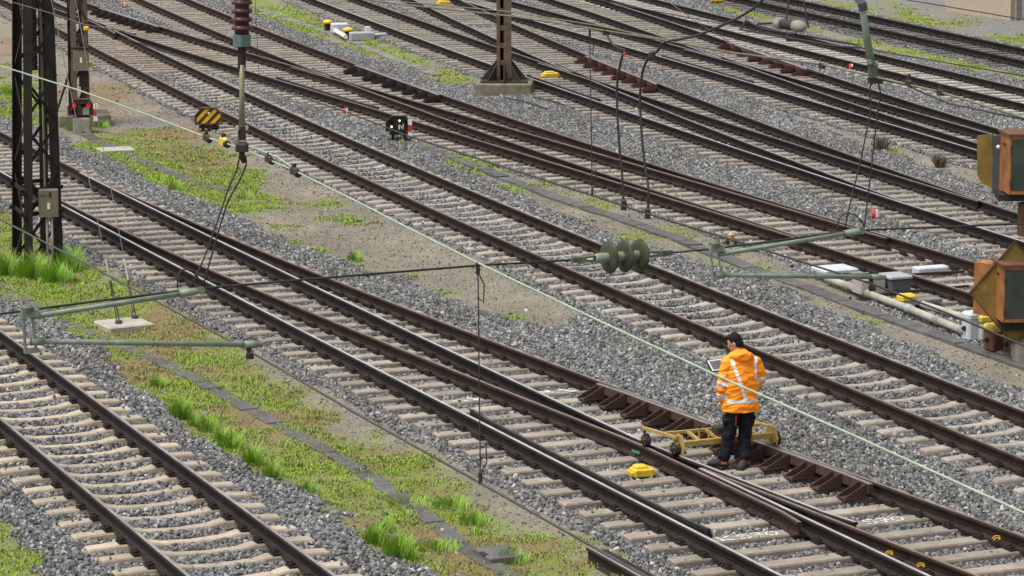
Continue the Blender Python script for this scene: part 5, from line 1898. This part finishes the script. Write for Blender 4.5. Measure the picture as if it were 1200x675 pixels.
MB().bbox(G(1086, 352, Z_BAL + .14), (.5, .2, .08), .02, R_).build('pipe_cover', 'slab_pale', th)

def capped_box(u, v, label, body='grey_paint', s=(.34, .26, .3), cap='yellow_bright', name='junction_box', yaw=None):
    c = G(u, v, Z_BAL)
    th = thing(name, c, label, 'junction box')
    R = rotz(ang if yaw is None else yaw)
    MB().bbox(c + Vector((0, 0, s[2] / 2)), s, .03, R).build('box', body, th)
    MB().bbox(c + Vector((0, 0, s[2] + .04)), (s[0] * 1.08, s[1] * 1.08, .1), .035, R).build('cap', cap, th)
    for k in (-1, 1):
        q = c + R @ Vector((k * s[0] * .5, 0, s[2] * .5))
        MB().lathe(q, R @ Vector((k, 0, 0)), [(0, .04), (.03, .04), (.03, .02), (.06, .02)], 8).build('cable_gland', 'sign_black', th)
    return th
capped_box(1062, 363, 'small junction box with yellow cap standing on the pale cable pipe', 'concrete', (.28, .2, .18))
capped_box(1140, 396, 'blue grey junction box left of the yellow capped boxes at right', 'ice_grey', (.30, .26, .34), 'ice_grey')
capped_box(1157, 395, 'wide junction box with yellow lid just below the diamond board', 'ice_grey', (.45, .32, .30))
capped_box(1170, 408, 'rusty junction box with a rounded yellow cap below the diamond board', 'rust_edge', (.40, .3, .30))
capped_box(1192, 412, 'rusty junction box with yellow cap nearest the right edge', 'rust_edge', (.36, .3, .26))
capped_box(1100, 96, 'orange yellow fitting on the sleepers right of the green rod', 'sign_black', (.2, .15, .1), 'yellow') if False else None
c = G(851, 286, Z_VRG)
capped_box(857, 287, 'brown topped marker post beside the paved cable route left of the steady arm', 'concrete', (.12, .1, .14), 'trolley', 'marker_post')
# far machine left of the brown post
c = G(415, 44, Z_BAL)
PM2 = thing('point_machine', c, 'pale point machine with two yellow caps on the mossy strip near the top', 'point machine')
R2_ = rotz(.25)
MB().bbox(G(398, 32, Z_BAL + .2), (.52, .34, .26), .03, R2_).build('motor_box', 'ice_grey', PM2)
MB().bbox(G(424, 42, Z_BAL + .12), (.75, .3, .24), .03, R2_).build('gear_box', 'grey_paint', PM2)
MB().tube([G(390, 34, Z_BAL + .12), G(405, 43, Z_BAL + .1)], .07, 10).build('pipe', 'white', PM2)
MB().tube([G(430, 42, Z_BAL + .1), G(452, 40, Z_BAL + .1)], .05, 10).build('rod', 'ice_grey', PM2)
MB().bbox(G(431, 35, Z_BAL + .3), (.18, .06, .2), .01, R2_).build('sign_plate', 'white', PM2)
for u, v in ((384, 29), (408, 38)):
    q = G(u, v, Z_BAL + .15)
    b_ = MB().lathe(q, (0, 0, 1), [(-.25, .09), (.0, .09), (.04, .13)], 12).build('cap_stem', 'sign_black', PM2)
    MB().lathe(q, (0, 0, 1), [(.04, .16), (.09, .17), (.14, .12), (.16, .04)], 14).build('yellow_cap', 'yellow_bright', PM2, True)
    MB().bar(q + Vector((0, 0, -.05)), q + Vector((.1, .0, -.15)), .05, .05).build('arm', 'grey_paint', PM2)

# yellow boxes between the rails
def yellow_box(u, v, label, s=(.28, .22, .10), z=Z_SLP, yaw=.35):
    c = G(u, v, z)
    th = thing('track_magnet', c, label, 'track magnet')
    R = rotz(yaw)
    MB().bbox(c + Vector((0, 0, s[2] * .45)), s, .02, R).build('body', 'yellow_bright', th)
    MB().bbox(c + Vector((0, 0, s[2] * .45)) + R @ Vector((-s[0] * .08, 0, s[2] * .6)), (s[0] * .62, s[1] * .7, s[2] * .45), .015, R).build('lid', 'yellow_bright', th)
    for k in (-1, 1):
        MB().bbox(c + R @ Vector((k * s[0] * .55, 0, .03)), (s[0] * .14, s[1] * .8, .05), .008, R).build('lug', 'yellow', th)
yellow_box(752, 556, 'yellow box on a sleeper between the rails, in front of the trolley')
yellow_box(645, 90, 'yellow box on the sleepers right of the brown lattice post', (.42, .24, .12))
yellow_box(520, 5, 'yellow box on the sleepers at the very top', (.42, .24, .12))
c = G(840, 7, Z_VRG)
th = thing('orange_bollard', c, 'small orange fitting on dark feet at the top of the far verge', 'fitting')
MB().bbox(c + Vector((0, 0, .25)), (.42, .25, .16), .03).build('top', 'yellow', th)
for k in (-1, 1):
    MB().bar(c + Vector((k * .13, 0, -.02)), c + Vector((k * .12, 0, .18)), .07, .07).build('foot', 'sign_black', th)

# red and white marker pegs
for u, v, lb in ((145, 10, 'red and white peg on the ballast at the top left'), (405, 137, 'red marker peg left of the black dwarf signal'),
                 (1025, 258, 'red and white peg above the right steady arm'), (997, 84, 'red and white peg beside the green rod at the upper right')):
    c = G(u, v, Z_BAL)
    th = thing('marker_peg', c, lb, 'marker')
    MB().tube([c - Vector((0, 0, .04)), c + Vector((0, 0, .07))], .045, 10).build('socket', 'sign_black', th)
    MB().bbox(c + Vector((.035, -.04, .14)), (.05, .03, .15), .01).build('white_band', 'white', th)
    MB().lathe(c + Vector((.0, 0, .0)), (0, 0, 1), [(.0, .053), (.21, .053), (.215, .04)], 12).build('red_band', 'red', th, True)

# loose rail on the verge
p, q = G(690, 641, Z_VRG + .18), G(790, 697, Z_VRG + .18)
th = thing('loose_rail', G(690, 641, Z_VRG), 'rusty rail lying loose on the verge at the bottom', 'rail')
mb = MB()
sweep(mb, [tuple(p), tuple(p.lerp(q, .5)), tuple(q)], PROF)
mb.build('rail', ['rail_side_rust', 'top_mid'], th)
mb = MB()
d = (q - p).normalized()
nn = Vector((d.y, -d.x, 0))
sweep(mb, [tuple(p - nn * .16 + d * .1 - Vector((0, 0, .02))), tuple(q - nn * .16 - Vector((0, 0, .02)))], PROF)
mb.build('second_rail', ['rail_side_rust', 'rail_side_rust'], th)

# ================================================================== DRY SHRUBS
def shrub(u, v, h, w, label, seed):
    c = G(u, v, Z_VRG)
    r = random.Random(seed)
    th = thing('dry_shrub', c, label, 'shrub')
    mb = MB()
    for i in range(70):
        a_ = r.random() * 2 * PI
        rr = w * math.sqrt(r.random())
        p0 = c + Vector((rr * .3 * math.cos(a_), rr * .3 * math.sin(a_), -.02))
        p2 = c + Vector((rr * math.cos(a_), rr * math.sin(a_), h * (.55 + .5 * r.random()) * (1 - .3 * (rr / w) ** 2)))
        p1 = p0.lerp(p2, .5) + Vector((r.gauss(0, .02), r.gauss(0, .02), .04))
        mb.tube([p0, p1, p2], [.008, .006, .003], 4)
        for k in range(3):
            b0 = p1.lerp(p2, r.random())
            mb.tube([b0, b0 + Vector((r.gauss(0, .05), r.gauss(0, .05), .05 + r.random() * .06))], [.005, .0025], 3)
    mb.build('twigs', 'twig', th)
shrub(1033, 179, .36, .24, 'small dry dark shrub left of the two on the far sandy verge', 5)
shrub(1101, 199, .34, .2, 'small dry brown shrub right of the two, near the upper orange box', 6)
tuft(846, 93, .12, .22, 160, 'small green tuft on the gravel under the bent jumper cable', 300, None)
tuft(1086, 172, .14, .16, 120, 'small green tuft on the far sandy verge between the dry shrubs', 301, None)

# ================================================================== PLASTERED BUILDING AT THE TOP RIGHT
pa, pb = G(1108, 13, Z_VRG), G(1184, 24, Z_VRG)
e = (pb - pa)
e.z = 0
wl = e.length
e.normalize()
nrm = Vector((-e.y, e.x, 0))
BL = thing('lineside_building', pa, 'plastered beige building corner with blue grey metal door at the top right', 'building')
def bq(poly, y0, dep, nm, mat, par=BL):
    return MB().prism(poly, pa + nrm * y0, e, nrm, (0, 0, 1), dep).build(nm, mat, par)
bq([(0, -.3), (wl, -.3), (wl, 4), (0, 4)], 0, 6.0, 'wall', 'stucco')
bq([(wl, -.3), (wl + .12, -.3), (wl + .12, 4), (wl, 4)], .15, 5.85, 'corner_post', 'concrete')
dr = bq([(wl + .12, .02), (wl + 2.4, .02), (wl + 2.4, 2.6), (wl + .12, 2.6)], .35, .08, 'door', 'metal_blue')
for k in range(5):
    bq([(wl + .14 + k * .45, .12), (wl + .5 + k * .45, .12), (wl + .5 + k * .45, 2.4), (wl + .14 + k * .45, 2.4)], .335, .02, 'door_panel', 'metal_blue', dr)
bq([(wl + .12, -.3), (wl + 4, -.3), (wl + 4, .02), (wl + .12, .02)], .3, 1.0, 'door_step', 'concrete')
bq([(wl + 2.4, -.3), (wl + 9, -.3), (wl + 9, 4), (wl + 2.4, 4)], .4, 5.6, 'side_wall', 'stucco')
bq([(-.3, 4), (wl + 9.3, 4), (wl + 9.3, 4.2), (-.3, 4.2)], -.4, 7.0, 'roof', 'grey_dark')

# ================================================================== CHALK MARKS ON THE SLEEPERS
DIG = {'5': [[(.09, .2), (.0, .2), (.0, .115), (.06, .12), (.09, .08), (.08, .02), (.03, .0), (-.01, .02)]],
       '7': [[(.0, .19), (.09, .2), (.045, .1), (.03, .0)], [(.015, .1), (.085, .1)]],
       '0': [[(.05, .2), (.0, .15), (.0, .05), (.04, .0), (.09, .05), (.09, .15), (.05, .2)]],
       'arrow': [[(.05, .0), (.05, .2)], [(.0, .13), (.05, .2), (.11, .14)]],
       'k': [[(.0, .0), (.0, .2)], [(.1, .2), (.0, .1), (.09, .0)]]}
def chalk(u, v, seq, scale, label):
    """writing on the sleeper top next to photo point (u, v)"""
    p = G(u, v, Z_SLP)
    i = min(range(len(SLEEPERS)), key=lambda k: abs(-(p.x - SLEEPERS[k][0]) * SLEEPERS[k][3] + (p.y - SLEEPERS[k][1]) * SLEEPERS[k][2]) + (99 if abs((p.x - SLEEPERS[k][0]) * SLEEPERS[k][2] + (p.y - SLEEPERS[k][1]) * SLEEPERS[k][3]) > SLEEPERS[k][4] else 0))
    cx, cy, nx_, ny_, hf = SLEEPERS[i]
    al = (p.x - cx) * nx_ + (p.y - cy) * ny_
    ex = Vector((nx_, ny_, 0))
    ez = Vector((-ny_, nx_, 0))
    o = Vector((cx, cy, Z_SLP + .006)) + ex * al - ez * .095
    mb = MB()
    for ch, x in seq:
        glyph(mb, [[(a * scale * 1.5, b * .95) for a, b in st] for st in DIG[ch]], o + ex * x, ex, ez, Vector((0, 0, 1)), .024, .002)
    c = mb.build('chalk_number', 'chalk', T2)
    c['label'] = label
chalk(853, 637, (('k', 0.0), ('5', .26), ('7', .44), ('0', .62), ('arrow', .9)), 1.0, 'chalk writing 570 with an arrow on the sleeper nearer the bottom')
chalk(1020, 618, (('5', .06), ('7', .25), ('0', .43), ('arrow', .75)), 1.0, 'chalk writing 570 with an arrow on the sleeper farther right')
def paint_patch(u, v, n, seed):
    p = G(u, v, Z_SLP)
    r = random.Random(seed)
    sl = min(SLEEPERS, key=lambda s: (s[0] - p.x) ** 2 * .0 + abs(-(p.x - s[0]) * s[3] + (p.y - s[1]) * s[2]) + (99 if abs((p.x - s[0]) * s[2] + (p.y - s[1]) * s[3]) > s[4] else 0))
    cx, cy, nx_, ny_, hf = sl
    al = (p.x - cx) * nx_ + (p.y - cy) * ny_
    mb = MB()
    for i in range(n):
        a_, b_ = al + r.uniform(-.28, .28), r.uniform(-.09, .09)
        c = Vector((cx + nx_ * a_ - ny_ * b_, cy + ny_ * a_ + nx_ * b_, Z_SLP + .005 + i * .00012))
        k = 7
        rad = r.uniform(.015, .05)
        mb.add([c + Vector((math.cos(2 * PI * j / k), math.sin(2 * PI * j / k), 0)) * rad * r.uniform(.5, 1.1) for j in range(k)], [tuple(range(k))])
    o = mb.build('paint_smear', 'chalk', T2)
paint_patch(647, 457, 22, 1)
paint_patch(545, 465, 22, 2)

# yellow spring clips on the two rails at the right end of the turnout
for (u, v) in ((1168, 632), (1042, 650), (1079, 664)):
    p = G(u, v, Z_SLP + .05)
    mb = MB()
    for k in (-1, 1):
        mb.tube([p + Vector((-.045, k * .04, 0)), p + Vector((-.015, k * .045, .03)), p + Vector((.035, k * .04, .03)), p + Vector((.05, k * .015, .0)), p + Vector((.015, k * .012, .01))], .0065, 6)
    mb.build('yellow_clip', 'yellow', T2)

# ================================================================== MEASURING TROLLEY
W1, W2, W3 = G(793, 534, .0), G(757, 523, .0), G(908, 522, .0)
tex = (W3 - W1)
tex.z = 0
tgauge = tex.length
tex.normalize()
tey = (W2 - W1)
tey.z = 0
tlen = tey.length
tey.normalize()
UPZ = Vector((0, 0, 1))
TR = thing('measuring_trolley', (W1 + W3) / 2, 'yellow track measuring trolley standing across the rails behind the worker', 'trolley')
def tp(x, y, z):
    return W1 + tex * x + tey * y + UPZ * z
MB().bar(tp(-.02, 0, .145), tp(tgauge - .02, 0, .145), .065, .07).build('main_beam', 'trolley', TR)
MB().bar(tp(0, .30, .235), tp(tgauge - .03, .26, .235), .04, .04).build('rear_beam', 'trolley', TR)
MB().bar(tp(-.02, -.03, .245), tp(-.02, tlen + .05, .245), .042, .036).build('side_bar', 'trolley', TR)
MB().bar(tp(tgauge - .03, -.05, .245), tp(tgauge - .03, .95, .245), .042, .036).build('side_bar', 'trolley', TR)
for x in (.35, .62, .95, 1.2):
    MB().bar(tp(x, 0, .15), tp(x, .28, .235), .05, .03).build('cross_strut', 'trolley', TR)
for x0, fl in ((.035, 1), (tgauge - .045, -1)):
    pl = MB().prism([(-.12, .02), (.10, .02), (.12, .10), (.06, .27), (-.05, .28), (-.12, .14)], tp(x0 - .012, 0, 0), -tey, tex, UPZ, .024).build('end_plate', 'trolley', TR)
    MB().lathe(tp(x0 + fl * .02, -.09, .05), tex * fl, [(0, .018), (.02, .018)], 8).build('bolt', 'sign_black', pl)
def wheel(x, y, r):
    c = tp(x, y, r)
    w = MB().lathe(c, tex, [(-.03, r * .75), (-.03, r * .96), (-.02, r), (.022, r), (.028, r * 1.12), (.04, r * 1.12), (.045, r * .8)], 20).build('wheel', 'rubber', TR, True)
    MB().lathe(c - tex * .032, -tex, [(0, r * .5), (.012, r * .45), (.02, r * .2)], 14).build('hub', 'mast_shade', w)
    for k in range(5):
        a_ = 2 * PI * k / 5
        q = c - tex * .033 + (tey * math.cos(a_) + UPZ * math.sin(a_)) * r * .62
        MB().lathe(q, -tex, [(0, r * .14), (.006, r * .13)], 8).build('spoke_hole', 'trolley', w)
wheel(-.01, .03, .088)
wheel(-.01, tlen, .08)
wheel(tgauge + .02, .03, .088)
MB().bar(tp(-.02, tlen, .10), tp(-.02, tlen, .24), .03, .045).build('caster_leg', 'sign_black', TR)
for x in (.36, .50):
    k_ = MB().tube([tp(x, .05, .16), tp(x, .05, .34)], .012, 8).build('clamp_rod', 'trolley', TR)
    MB().lathe(tp(x, .05, .33), UPZ, [(0, .012), (.01, .026), (.03, .026), (.035, .012)], 10).build('knob', 'sign_black', k_)
MB().bbox(tp(.78, .14, .26), (.30, .16, .10), .02, Matrix.Rotation(math.atan2(tex.y, tex.x), 3, 'Z')).build('instrument_box', 'mast_shade', TR)
# pale green paint mark on the rail beside the caster
MB().box(G(745, 529, -.05) + Vector((0, -.02, 0)), (.16, .012, .03), Matrix.Rotation(-.95, 3, 'Z')).build('green_mark', plain('green_mark', (.03, .32, .16), .6), T2)

# ================================================================== THE WORKER
PO = G(867, 547, Z_SLP)
FW = Vector((-.22, .975, 0)).normalized()
RT = Vector((FW.y, -FW.x, 0))
def L(r, f, z):
    return PO + RT * r + FW * f + Vector((0, 0, z))

def eltube(mb, rings, n=16, mi=0):
    """rings of (centre, axis a, axis b); closed at both ends"""
    vs, fs = [], []
    for c, a, b in rings:
        for k in range(n):
            t = 2 * PI * k / n
            vs.append(c + a * math.cos(t) + b * math.sin(t))
    m = len(rings)
    for i in range(m - 1):
        for k in range(n):
            fs.append((i * n + k, i * n + (k + 1) % n, (i + 1) * n + (k + 1) % n, (i + 1) * n + k))
    fs += [tuple(range(n - 1, -1, -1)), tuple(range((m - 1) * n, m * n))]
    return mb.add(vs, fs, mi)

def limb(mb, pts, rad, n=12, flat=1.0):
    """tapering limb with rounded ends"""
    P = smooth_line([Vector(p) for p in pts], 4)
    R = []
    for i in range(len(P)):
        t = i / (len(P) - 1) * (len(rad) - 1)
        k = min(int(t), len(rad) - 2)
        R.append(rad[k] + (rad[k + 1] - rad[k]) * (t - k))
    d0, d1 = (P[0] - P[1]).normalized(), (P[-1] - P[-2]).normalized()
    P = [P[0] + d0 * R[0] * .8] + P + [P[-1] + d1 * R[-1] * .8]
    R = [R[0] * .35] + R + [R[-1] * .35]
    return mb.tube(P, R, n)

def ellipsoid(mb, c, ax, ay, az, n=16, m=10):
    rings = []
    for i in range(1, m):
        t = PI * i / m
        rings.append((c - az * math.cos(t), ax * math.sin(t), ay * math.sin(t)))
    return eltube(mb, rings, n)

def fused(mb, name, mats, voxel, smooth_it, parent):
    """overlapping shapes melted into one continuous skin"""
    me0 = mb.mesh(name, mats)
    tmp = bpy.data.objects.new(name, me0)
    COL.objects.link(tmp)
    md_ = tmp.modifiers.new('r', 'REMESH')
    md_.mode = 'VOXEL'
    md_.voxel_size = voxel
    if smooth_it:
        sm_ = tmp.modifiers.new('s', 'SMOOTH')
        sm_.iterations = smooth_it
        sm_.factor = .5
    dg = bpy.context.evaluated_depsgraph_get()
    me2 = bpy.data.meshes.new_from_object(tmp.evaluated_get(dg))
    bpy.data.objects.remove(tmp)
    me2.name = name
    me2.materials.clear()
    for m_ in mats:
        me2.materials.append(M[m_])
    w = world_of(parent)
    co_ = np.empty(len(me2.vertices) * 3)
    me2.vertices.foreach_get('co', co_)
    co_ = co_.reshape(-1, 3) - np.array(w)
    me2.vertices.foreach_set('co', co_.reshape(-1))
    me2.polygons.foreach_set('use_smooth', [True] * len(me2.polygons))
    o = bpy.data.objects.new(name, me2)
    COL.objects.link(o)
    o.parent = parent
    me2.update()
    return o

PE = thing('person', PO, 'worker in orange high visibility jacket and dark trousers, back turned, looking at a tablet', 'person')
HC = L(-.065, .075, 1.635)                                        # head centre
face = (RT * -.78 + FW * .50 + Vector((0, 0, -.52))).normalized()
hside = face.cross(Vector((0, 0, 1))).normalized()                # the head's right
htop = hside.cross(face).normalized()
b = MB()
ellipsoid(b, HC + htop * .015, hside * .073, face * .093, htop * .112)
ellipsoid(b, HC + face * .035 - htop * .055, hside * .052, face * .062, htop * .06)
ellipsoid(b, HC + face * .098 - htop * .012, hside * .012, face * .018, htop * .026, 8, 6)     # nose
for s in (-1, 1):
    ellipsoid(b, HC + hside * .074 * s - face * .008 - htop * .005, hside * .01, face * .02, htop * .032, 8, 6)   # ears
limb(b, [L(-.03, .02, 1.42), HC - htop * .07 - face * .02], [.062, .055])
eltube(b, [(L(0, 0, .86), RT * .15, FW * .105), (L(0, .0, 1.0), RT * .145, FW * .10), (L(0, .01, 1.2), RT * .165, FW * .105), (L(0, .02, 1.38), RT * .17, FW * .095), (L(-.01, .025, 1.45), RT * .08, FW * .07)], 16)
LS, LE_, LW = L(-.185, .015, 1.40), L(-.245, .0, 1.12), L(-.235, .07, .86)
RS, RE_, RW = L(.19, .02, 1.40), L(.275, .06, 1.14), L(-.02, .34, 1.15)
for a_, e_, w_ in ((LS, LE_, LW), (RS, RE_, RW)):
    limb(b, [a_, e_, w_], [.05, .042, .03])
for hx, kx, ax_ in ((L(-.085, 0, .88), L(-.125, .035, .48), L(-.215, .06, .10)), (L(.085, 0, .88), L(.075, .05, .48), L(.05, -.03, .10))):
    limb(b, [hx, kx, ax_], [.082, .055, .04])
def hand(mb, wrist, along, palm_n, thumb):
    """palm with four unequal bent fingers and a thumb"""
    along, palm_n = along.normalized(), palm_n.normalized()
    across = along.cross(palm_n).normalized() * thumb
    pc_ = wrist + along * .05
    ellipsoid(mb, pc_, across * .042, palm_n * .017, along * .055, 12, 8)
    for i, (ln, off) in enumerate(((.068, .030), (.078, .010), (.072, -.010), (.056, -.029))):
        p0 = wrist + along * .085 + across * off
        p1 = p0 + along * ln * .5 + palm_n * .006
        p2 = p1 + (along * .72 + palm_n * .7).normalized() * ln * .32
        p3 = p2 + (along * .25 + palm_n).normalized() * ln * .26
        limb(mb, [p0, p1, p2, p3], [.0095, .009, .0085, .0075], 8)
    t0 = wrist + along * .03 + across * .034
    limb(mb, [t0, t0 + (along * .6 + across * .75).normalized() * .035, t0 + (along * .6 + across * .75).normalized() * .035 + (along + palm_n * .3).normalized() * .03], [.012, .0105, .009], 8)
hand(b, LW, Vector((0, 0, -1)) + FW * .25, RT, 1)
hand(b, RW, (L(-.16, .37, 1.17) - RW), Vector((0, 0, 1)), 1)
body = fused(b, 'body', ['skin'], .006, 3, PE)

# face details
for s in (-1, 1):
    e_ = HC + face * .086 + hside * .032 * s + htop * .012
    MB().lathe(e_, face, [(-.006, .012), (.002, .010), (.004, .004)], 10).build('eye', 'white', body)
    MB().lathe(e_ + face * .004, face, [(-.002, .005), (.001, .004)], 8).build('pupil', 'sign_black', body)
    MB().bar(e_ + htop * .02 - hside * .017, e_ + htop * .02 + hside * .017, .008, .007).build('eyebrow', 'hair', body)
MB().bar(HC + face * .094 - htop * .06 - hside * .022, HC + face * .094 - htop * .06 + hside * .022, .008, .007).build('mouth', 'scarf', body)
hm = MB()
ellipsoid(hm, HC - face * .020 + htop * .032, hside * .082, face * .092, htop * .105)
ellipsoid(hm, HC - face * .045 - htop * .02, hside * .076, face * .06, htop * .085)
ellipsoid(hm, HC + face * .045 + htop * .10, hside * .06, face * .05, htop * .032)
hair = fused(hm, 'hair', ['hair'], .007, 2, PE)
bm_ = MB()
ellipsoid(bm_, HC + face * .045 - htop * .083, hside * .048, face * .05, htop * .028)
fused(bm_, 'beard', ['hair'], .006, 1, PE)

# jacket
j = MB()
eltube(j, [(L(0, .01, .745), RT * .255, FW * .165), (L(0, .01, .80), RT * .25, FW * .16), (L(0, .0, .95), RT * .235, FW * .15), (L(0, .0, 1.12), RT * .232, FW * .15),
           (L(0, .005, 1.28), RT * .232, FW * .145), (L(0, .012, 1.38), RT * .215, FW * .13), (L(-.005, .02, 1.44), RT * .16, FW * .11), (L(-.02, .03, 1.50), RT * .10, FW * .09)], 24)
limb(j, [LS + RT * .01, LE_, LW + Vector((0, 0, .035))], [.088, .075, .062], 16)
limb(j, [RS - RT * .01, RE_, RW + (RE_ - RW) * .12], [.088, .078, .064], 16)
ellipsoid(j, L(.005, -.07, 1.475), RT * .135, FW * .075, Vector((0, 0, .075)))            # hood folded on the shoulders
ellipsoid(j, L(-.01, .0, 1.50), RT * .115, FW * .10, Vector((0, 0, .06)))
ellipsoid(j, L(-.10, .02, 1.475), RT * .06, FW * .09, Vector((0, 0, .05)))
ellipsoid(j, L(.10, .0, 1.465), RT * .065, FW * .09, Vector((0, 0, .05)))
jk = fused(j, 'jacket', ['hivis', 'reflective'], .0085, 3, PE)
me = jk.data
nv = len(me.vertices)
co = np.empty(nv * 3); me.vertices.foreach_get('co', co); co = co.reshape(-1, 3)
no = np.empty(nv * 3); me.vertices.foreach_get('normal', no); no = no.reshape(-1, 3)
rel = co + np.array(world_of(PE)) - np.array(PO)
rl, ff, zz = rel @ np.array(RT), rel @ np.array(FW), rel[:, 2]
fold = (vnoise(rl * 1 + 9, zz * 2.2 + ff + 9, 9, 41) - .5) * .022 + (vnoise(rl + ff + 9, zz * 3 - rl + 9, 16, 42) - .5) * .010
fold += .006 * np.sin(zz * 70 + rl * 30) * (np.abs(rl) > .2) * (np.abs(zz - 1.12) < .16)
co += no * fold[:, None]
me.vertices.foreach_set('co', co.reshape(-1))
pc = np.empty(len(me.polygons) * 3); me.polygons.foreach_get('center', pc); pc = pc.reshape(-1, 3) + np.array(world_of(PE)) - np.array(PO)
r_p, f_p, z_p = pc @ np.array(RT), pc @ np.array(FW), pc[:, 2]
mi = np.zeros(len(me.polygons), int)
lsl = (r_p < -.205) | ((r_p < -.16) & (z_p < .88) & (f_p > .02))
rsl = (r_p > .215) | ((f_p > .15) & (z_p > 1.0))
tors = ~lsl & ~rsl
mi[tors & (z_p > .872) & (z_p < .928)] = 1
mi[tors & (f_p < .03) & (np.abs(r_p - (.03 - (z_p - .90) * .33)) < .022) & (z_p > .9) & (z_p < 1.44)] = 1
mi[tors & (f_p < .06) & (np.abs(r_p - .175) < .02) & (z_p > 1.18) & (z_p < 1.46)] = 1
mi[lsl & (z_p > .915) & (z_p < .98)] = 1
mi[lsl & (z_p > 1.085) & (z_p < 1.145)] = 1
mi[(r_p > .20) & (f_p < .16) & (z_p > 1.12) & (z_p < 1.18)] = 1
me.polygons.foreach_set('material_index', mi)
me.update()
sc_ = MB()
ellipsoid(sc_, HC - htop * .12 + face * .02, hside * .062, face * .065, htop * .035)
fused(sc_, 'collar', ['scarf'], .007, 1, PE)

# trousers
t_ = MB()
eltube(t_, [(L(0, 0, .96), RT * .165, FW * .115), (L(0, 0, .86), RT * .185, FW * .13), (L(0, .0, .78), RT * .19, FW * .125)], 20)
limb(t_, [L(-.092, 0, .84), L(-.132, .035, .47), L(-.205, .055, .115)], [.108, .088, .078], 16)
limb(t_, [L(.092, 0, .84), L(.078, .05, .47), L(.055, -.02, .115)], [.108, .09, .08], 16)
ellipsoid(t_, L(-.20, .02, .62), RT * .04, FW * .07, Vector((0, 0, .09)))
ellipsoid(t_, L(.17, .03, .62), RT * .04, FW * .07, Vector((0, 0, .09)))
tj = fused(t_, 'trousers', ['trousers'], .009, 2, PE)
me = tj.data
nv = len(me.vertices)
co = np.empty(nv * 3); me.vertices.foreach_get('co', co); co = co.reshape(-1, 3)
no = np.empty(nv * 3); me.vertices.foreach_get('normal', no); no = no.reshape(-1, 3)
co += no * ((vnoise(co[:, 0] + 9, co[:, 2] * 2 + co[:, 1] + 9, 11, 44) - .5) * .024)[:, None]
me.vertices.foreach_set('co', co.reshape(-1))
MB().bar(L(-.10, -.135, .72), L(-.10, -.125, .58), .010, .006).build('red_seam', 'red', tj)
def boot(at_, toe, nm='boot'):
    toe = toe.normalized()
    sd2 = Vector((toe.y, -toe.x, 0))
    m_ = MB()
    eltube(m_, [(at_ + Vector((0, 0, .20)), toe * .058, sd2 * .055), (at_ + Vector((0, 0, .10)), toe * .062, sd2 * .056), (at_ + Vector((0, 0, .03)) + toe * .0, toe * .07, sd2 * .055)], 14)
    eltube(m_, [(at_ + toe * -.075 + Vector((0, 0, .045)), sd2 * .036, Vector((0, 0, .042))), (at_ + toe * .0 + Vector((0, 0, .058)), sd2 * .047, Vector((0, 0, .057))), (at_ + toe * .10 + Vector((0, 0, .05)), sd2 * .052, Vector((0, 0, .05))),
                (at_ + toe * .17 + Vector((0, 0, .042)), sd2 * .048, Vector((0, 0, .040))), (at_ + toe * .205 + Vector((0, 0, .03)), sd2 * .025, Vector((0, 0, .024)))], 14)
    o = fused(m_, nm, ['boot'], .008, 1, PE)
    mb = MB()
    mb.box(at_ + toe * .06 + Vector((0, 0, .010)), (.10, .29, .022), Matrix.Rotation(math.atan2(-toe.x, toe.y), 3, 'Z'))
    mb.build('sole', 'rubber', o)
    MB().box(at_ + toe * -.02 + sd2 * .054 + Vector((0, 0, .06)), (.012, .07, .03), Matrix.Rotation(math.atan2(-toe.x, toe.y), 3, 'Z')).build('orange_patch', 'boot_orange', o)
    MB().box(at_ + toe * -.02 - sd2 * .054 + Vector((0, 0, .06)), (.012, .07, .03), Matrix.Rotation(math.atan2(-toe.x, toe.y), 3, 'Z')).build('orange_patch', 'boot_orange', o)
boot(L(-.215, .055, 0), RT * -.93 + FW * .35)
boot(L(.052, -.02, 0), RT * -.45 + FW * .1 + FW * -.75)

# tablet in the right hand
tc_ = L(-.215, .405, 1.275)
nrm_t = (HC - tc_).normalized()
tx = nrm_t.cross(UPZ).normalized()
tz = tx.cross(nrm_t).normalized()
Rt = Matrix((tx, nrm_t, tz)).transposed()
TB = thing('tablet_computer', tc_, 'dark tablet with pale frame held in front of the worker', 'tablet')
MB().box(tc_, (.25, .022, .18), Rt).build('case', 'tablet', TB)
MB().box(tc_ + nrm_t * .013, (.235, .004, .165), Rt).build('frame', 'white', TB)
MB().box(tc_ + nrm_t * .0165, (.19, .003, .13), Rt).build('screen', 'screen', TB)
ca = wire('data_cable', smooth_line([tc_ - tz * .09, L(-.27, .36, 1.05), L(-.22, .30, .98), L(-.16, .28, 1.05)], 5), .006, 'conduit', 'pale cable hanging below the tablet of the worker', 'cable')
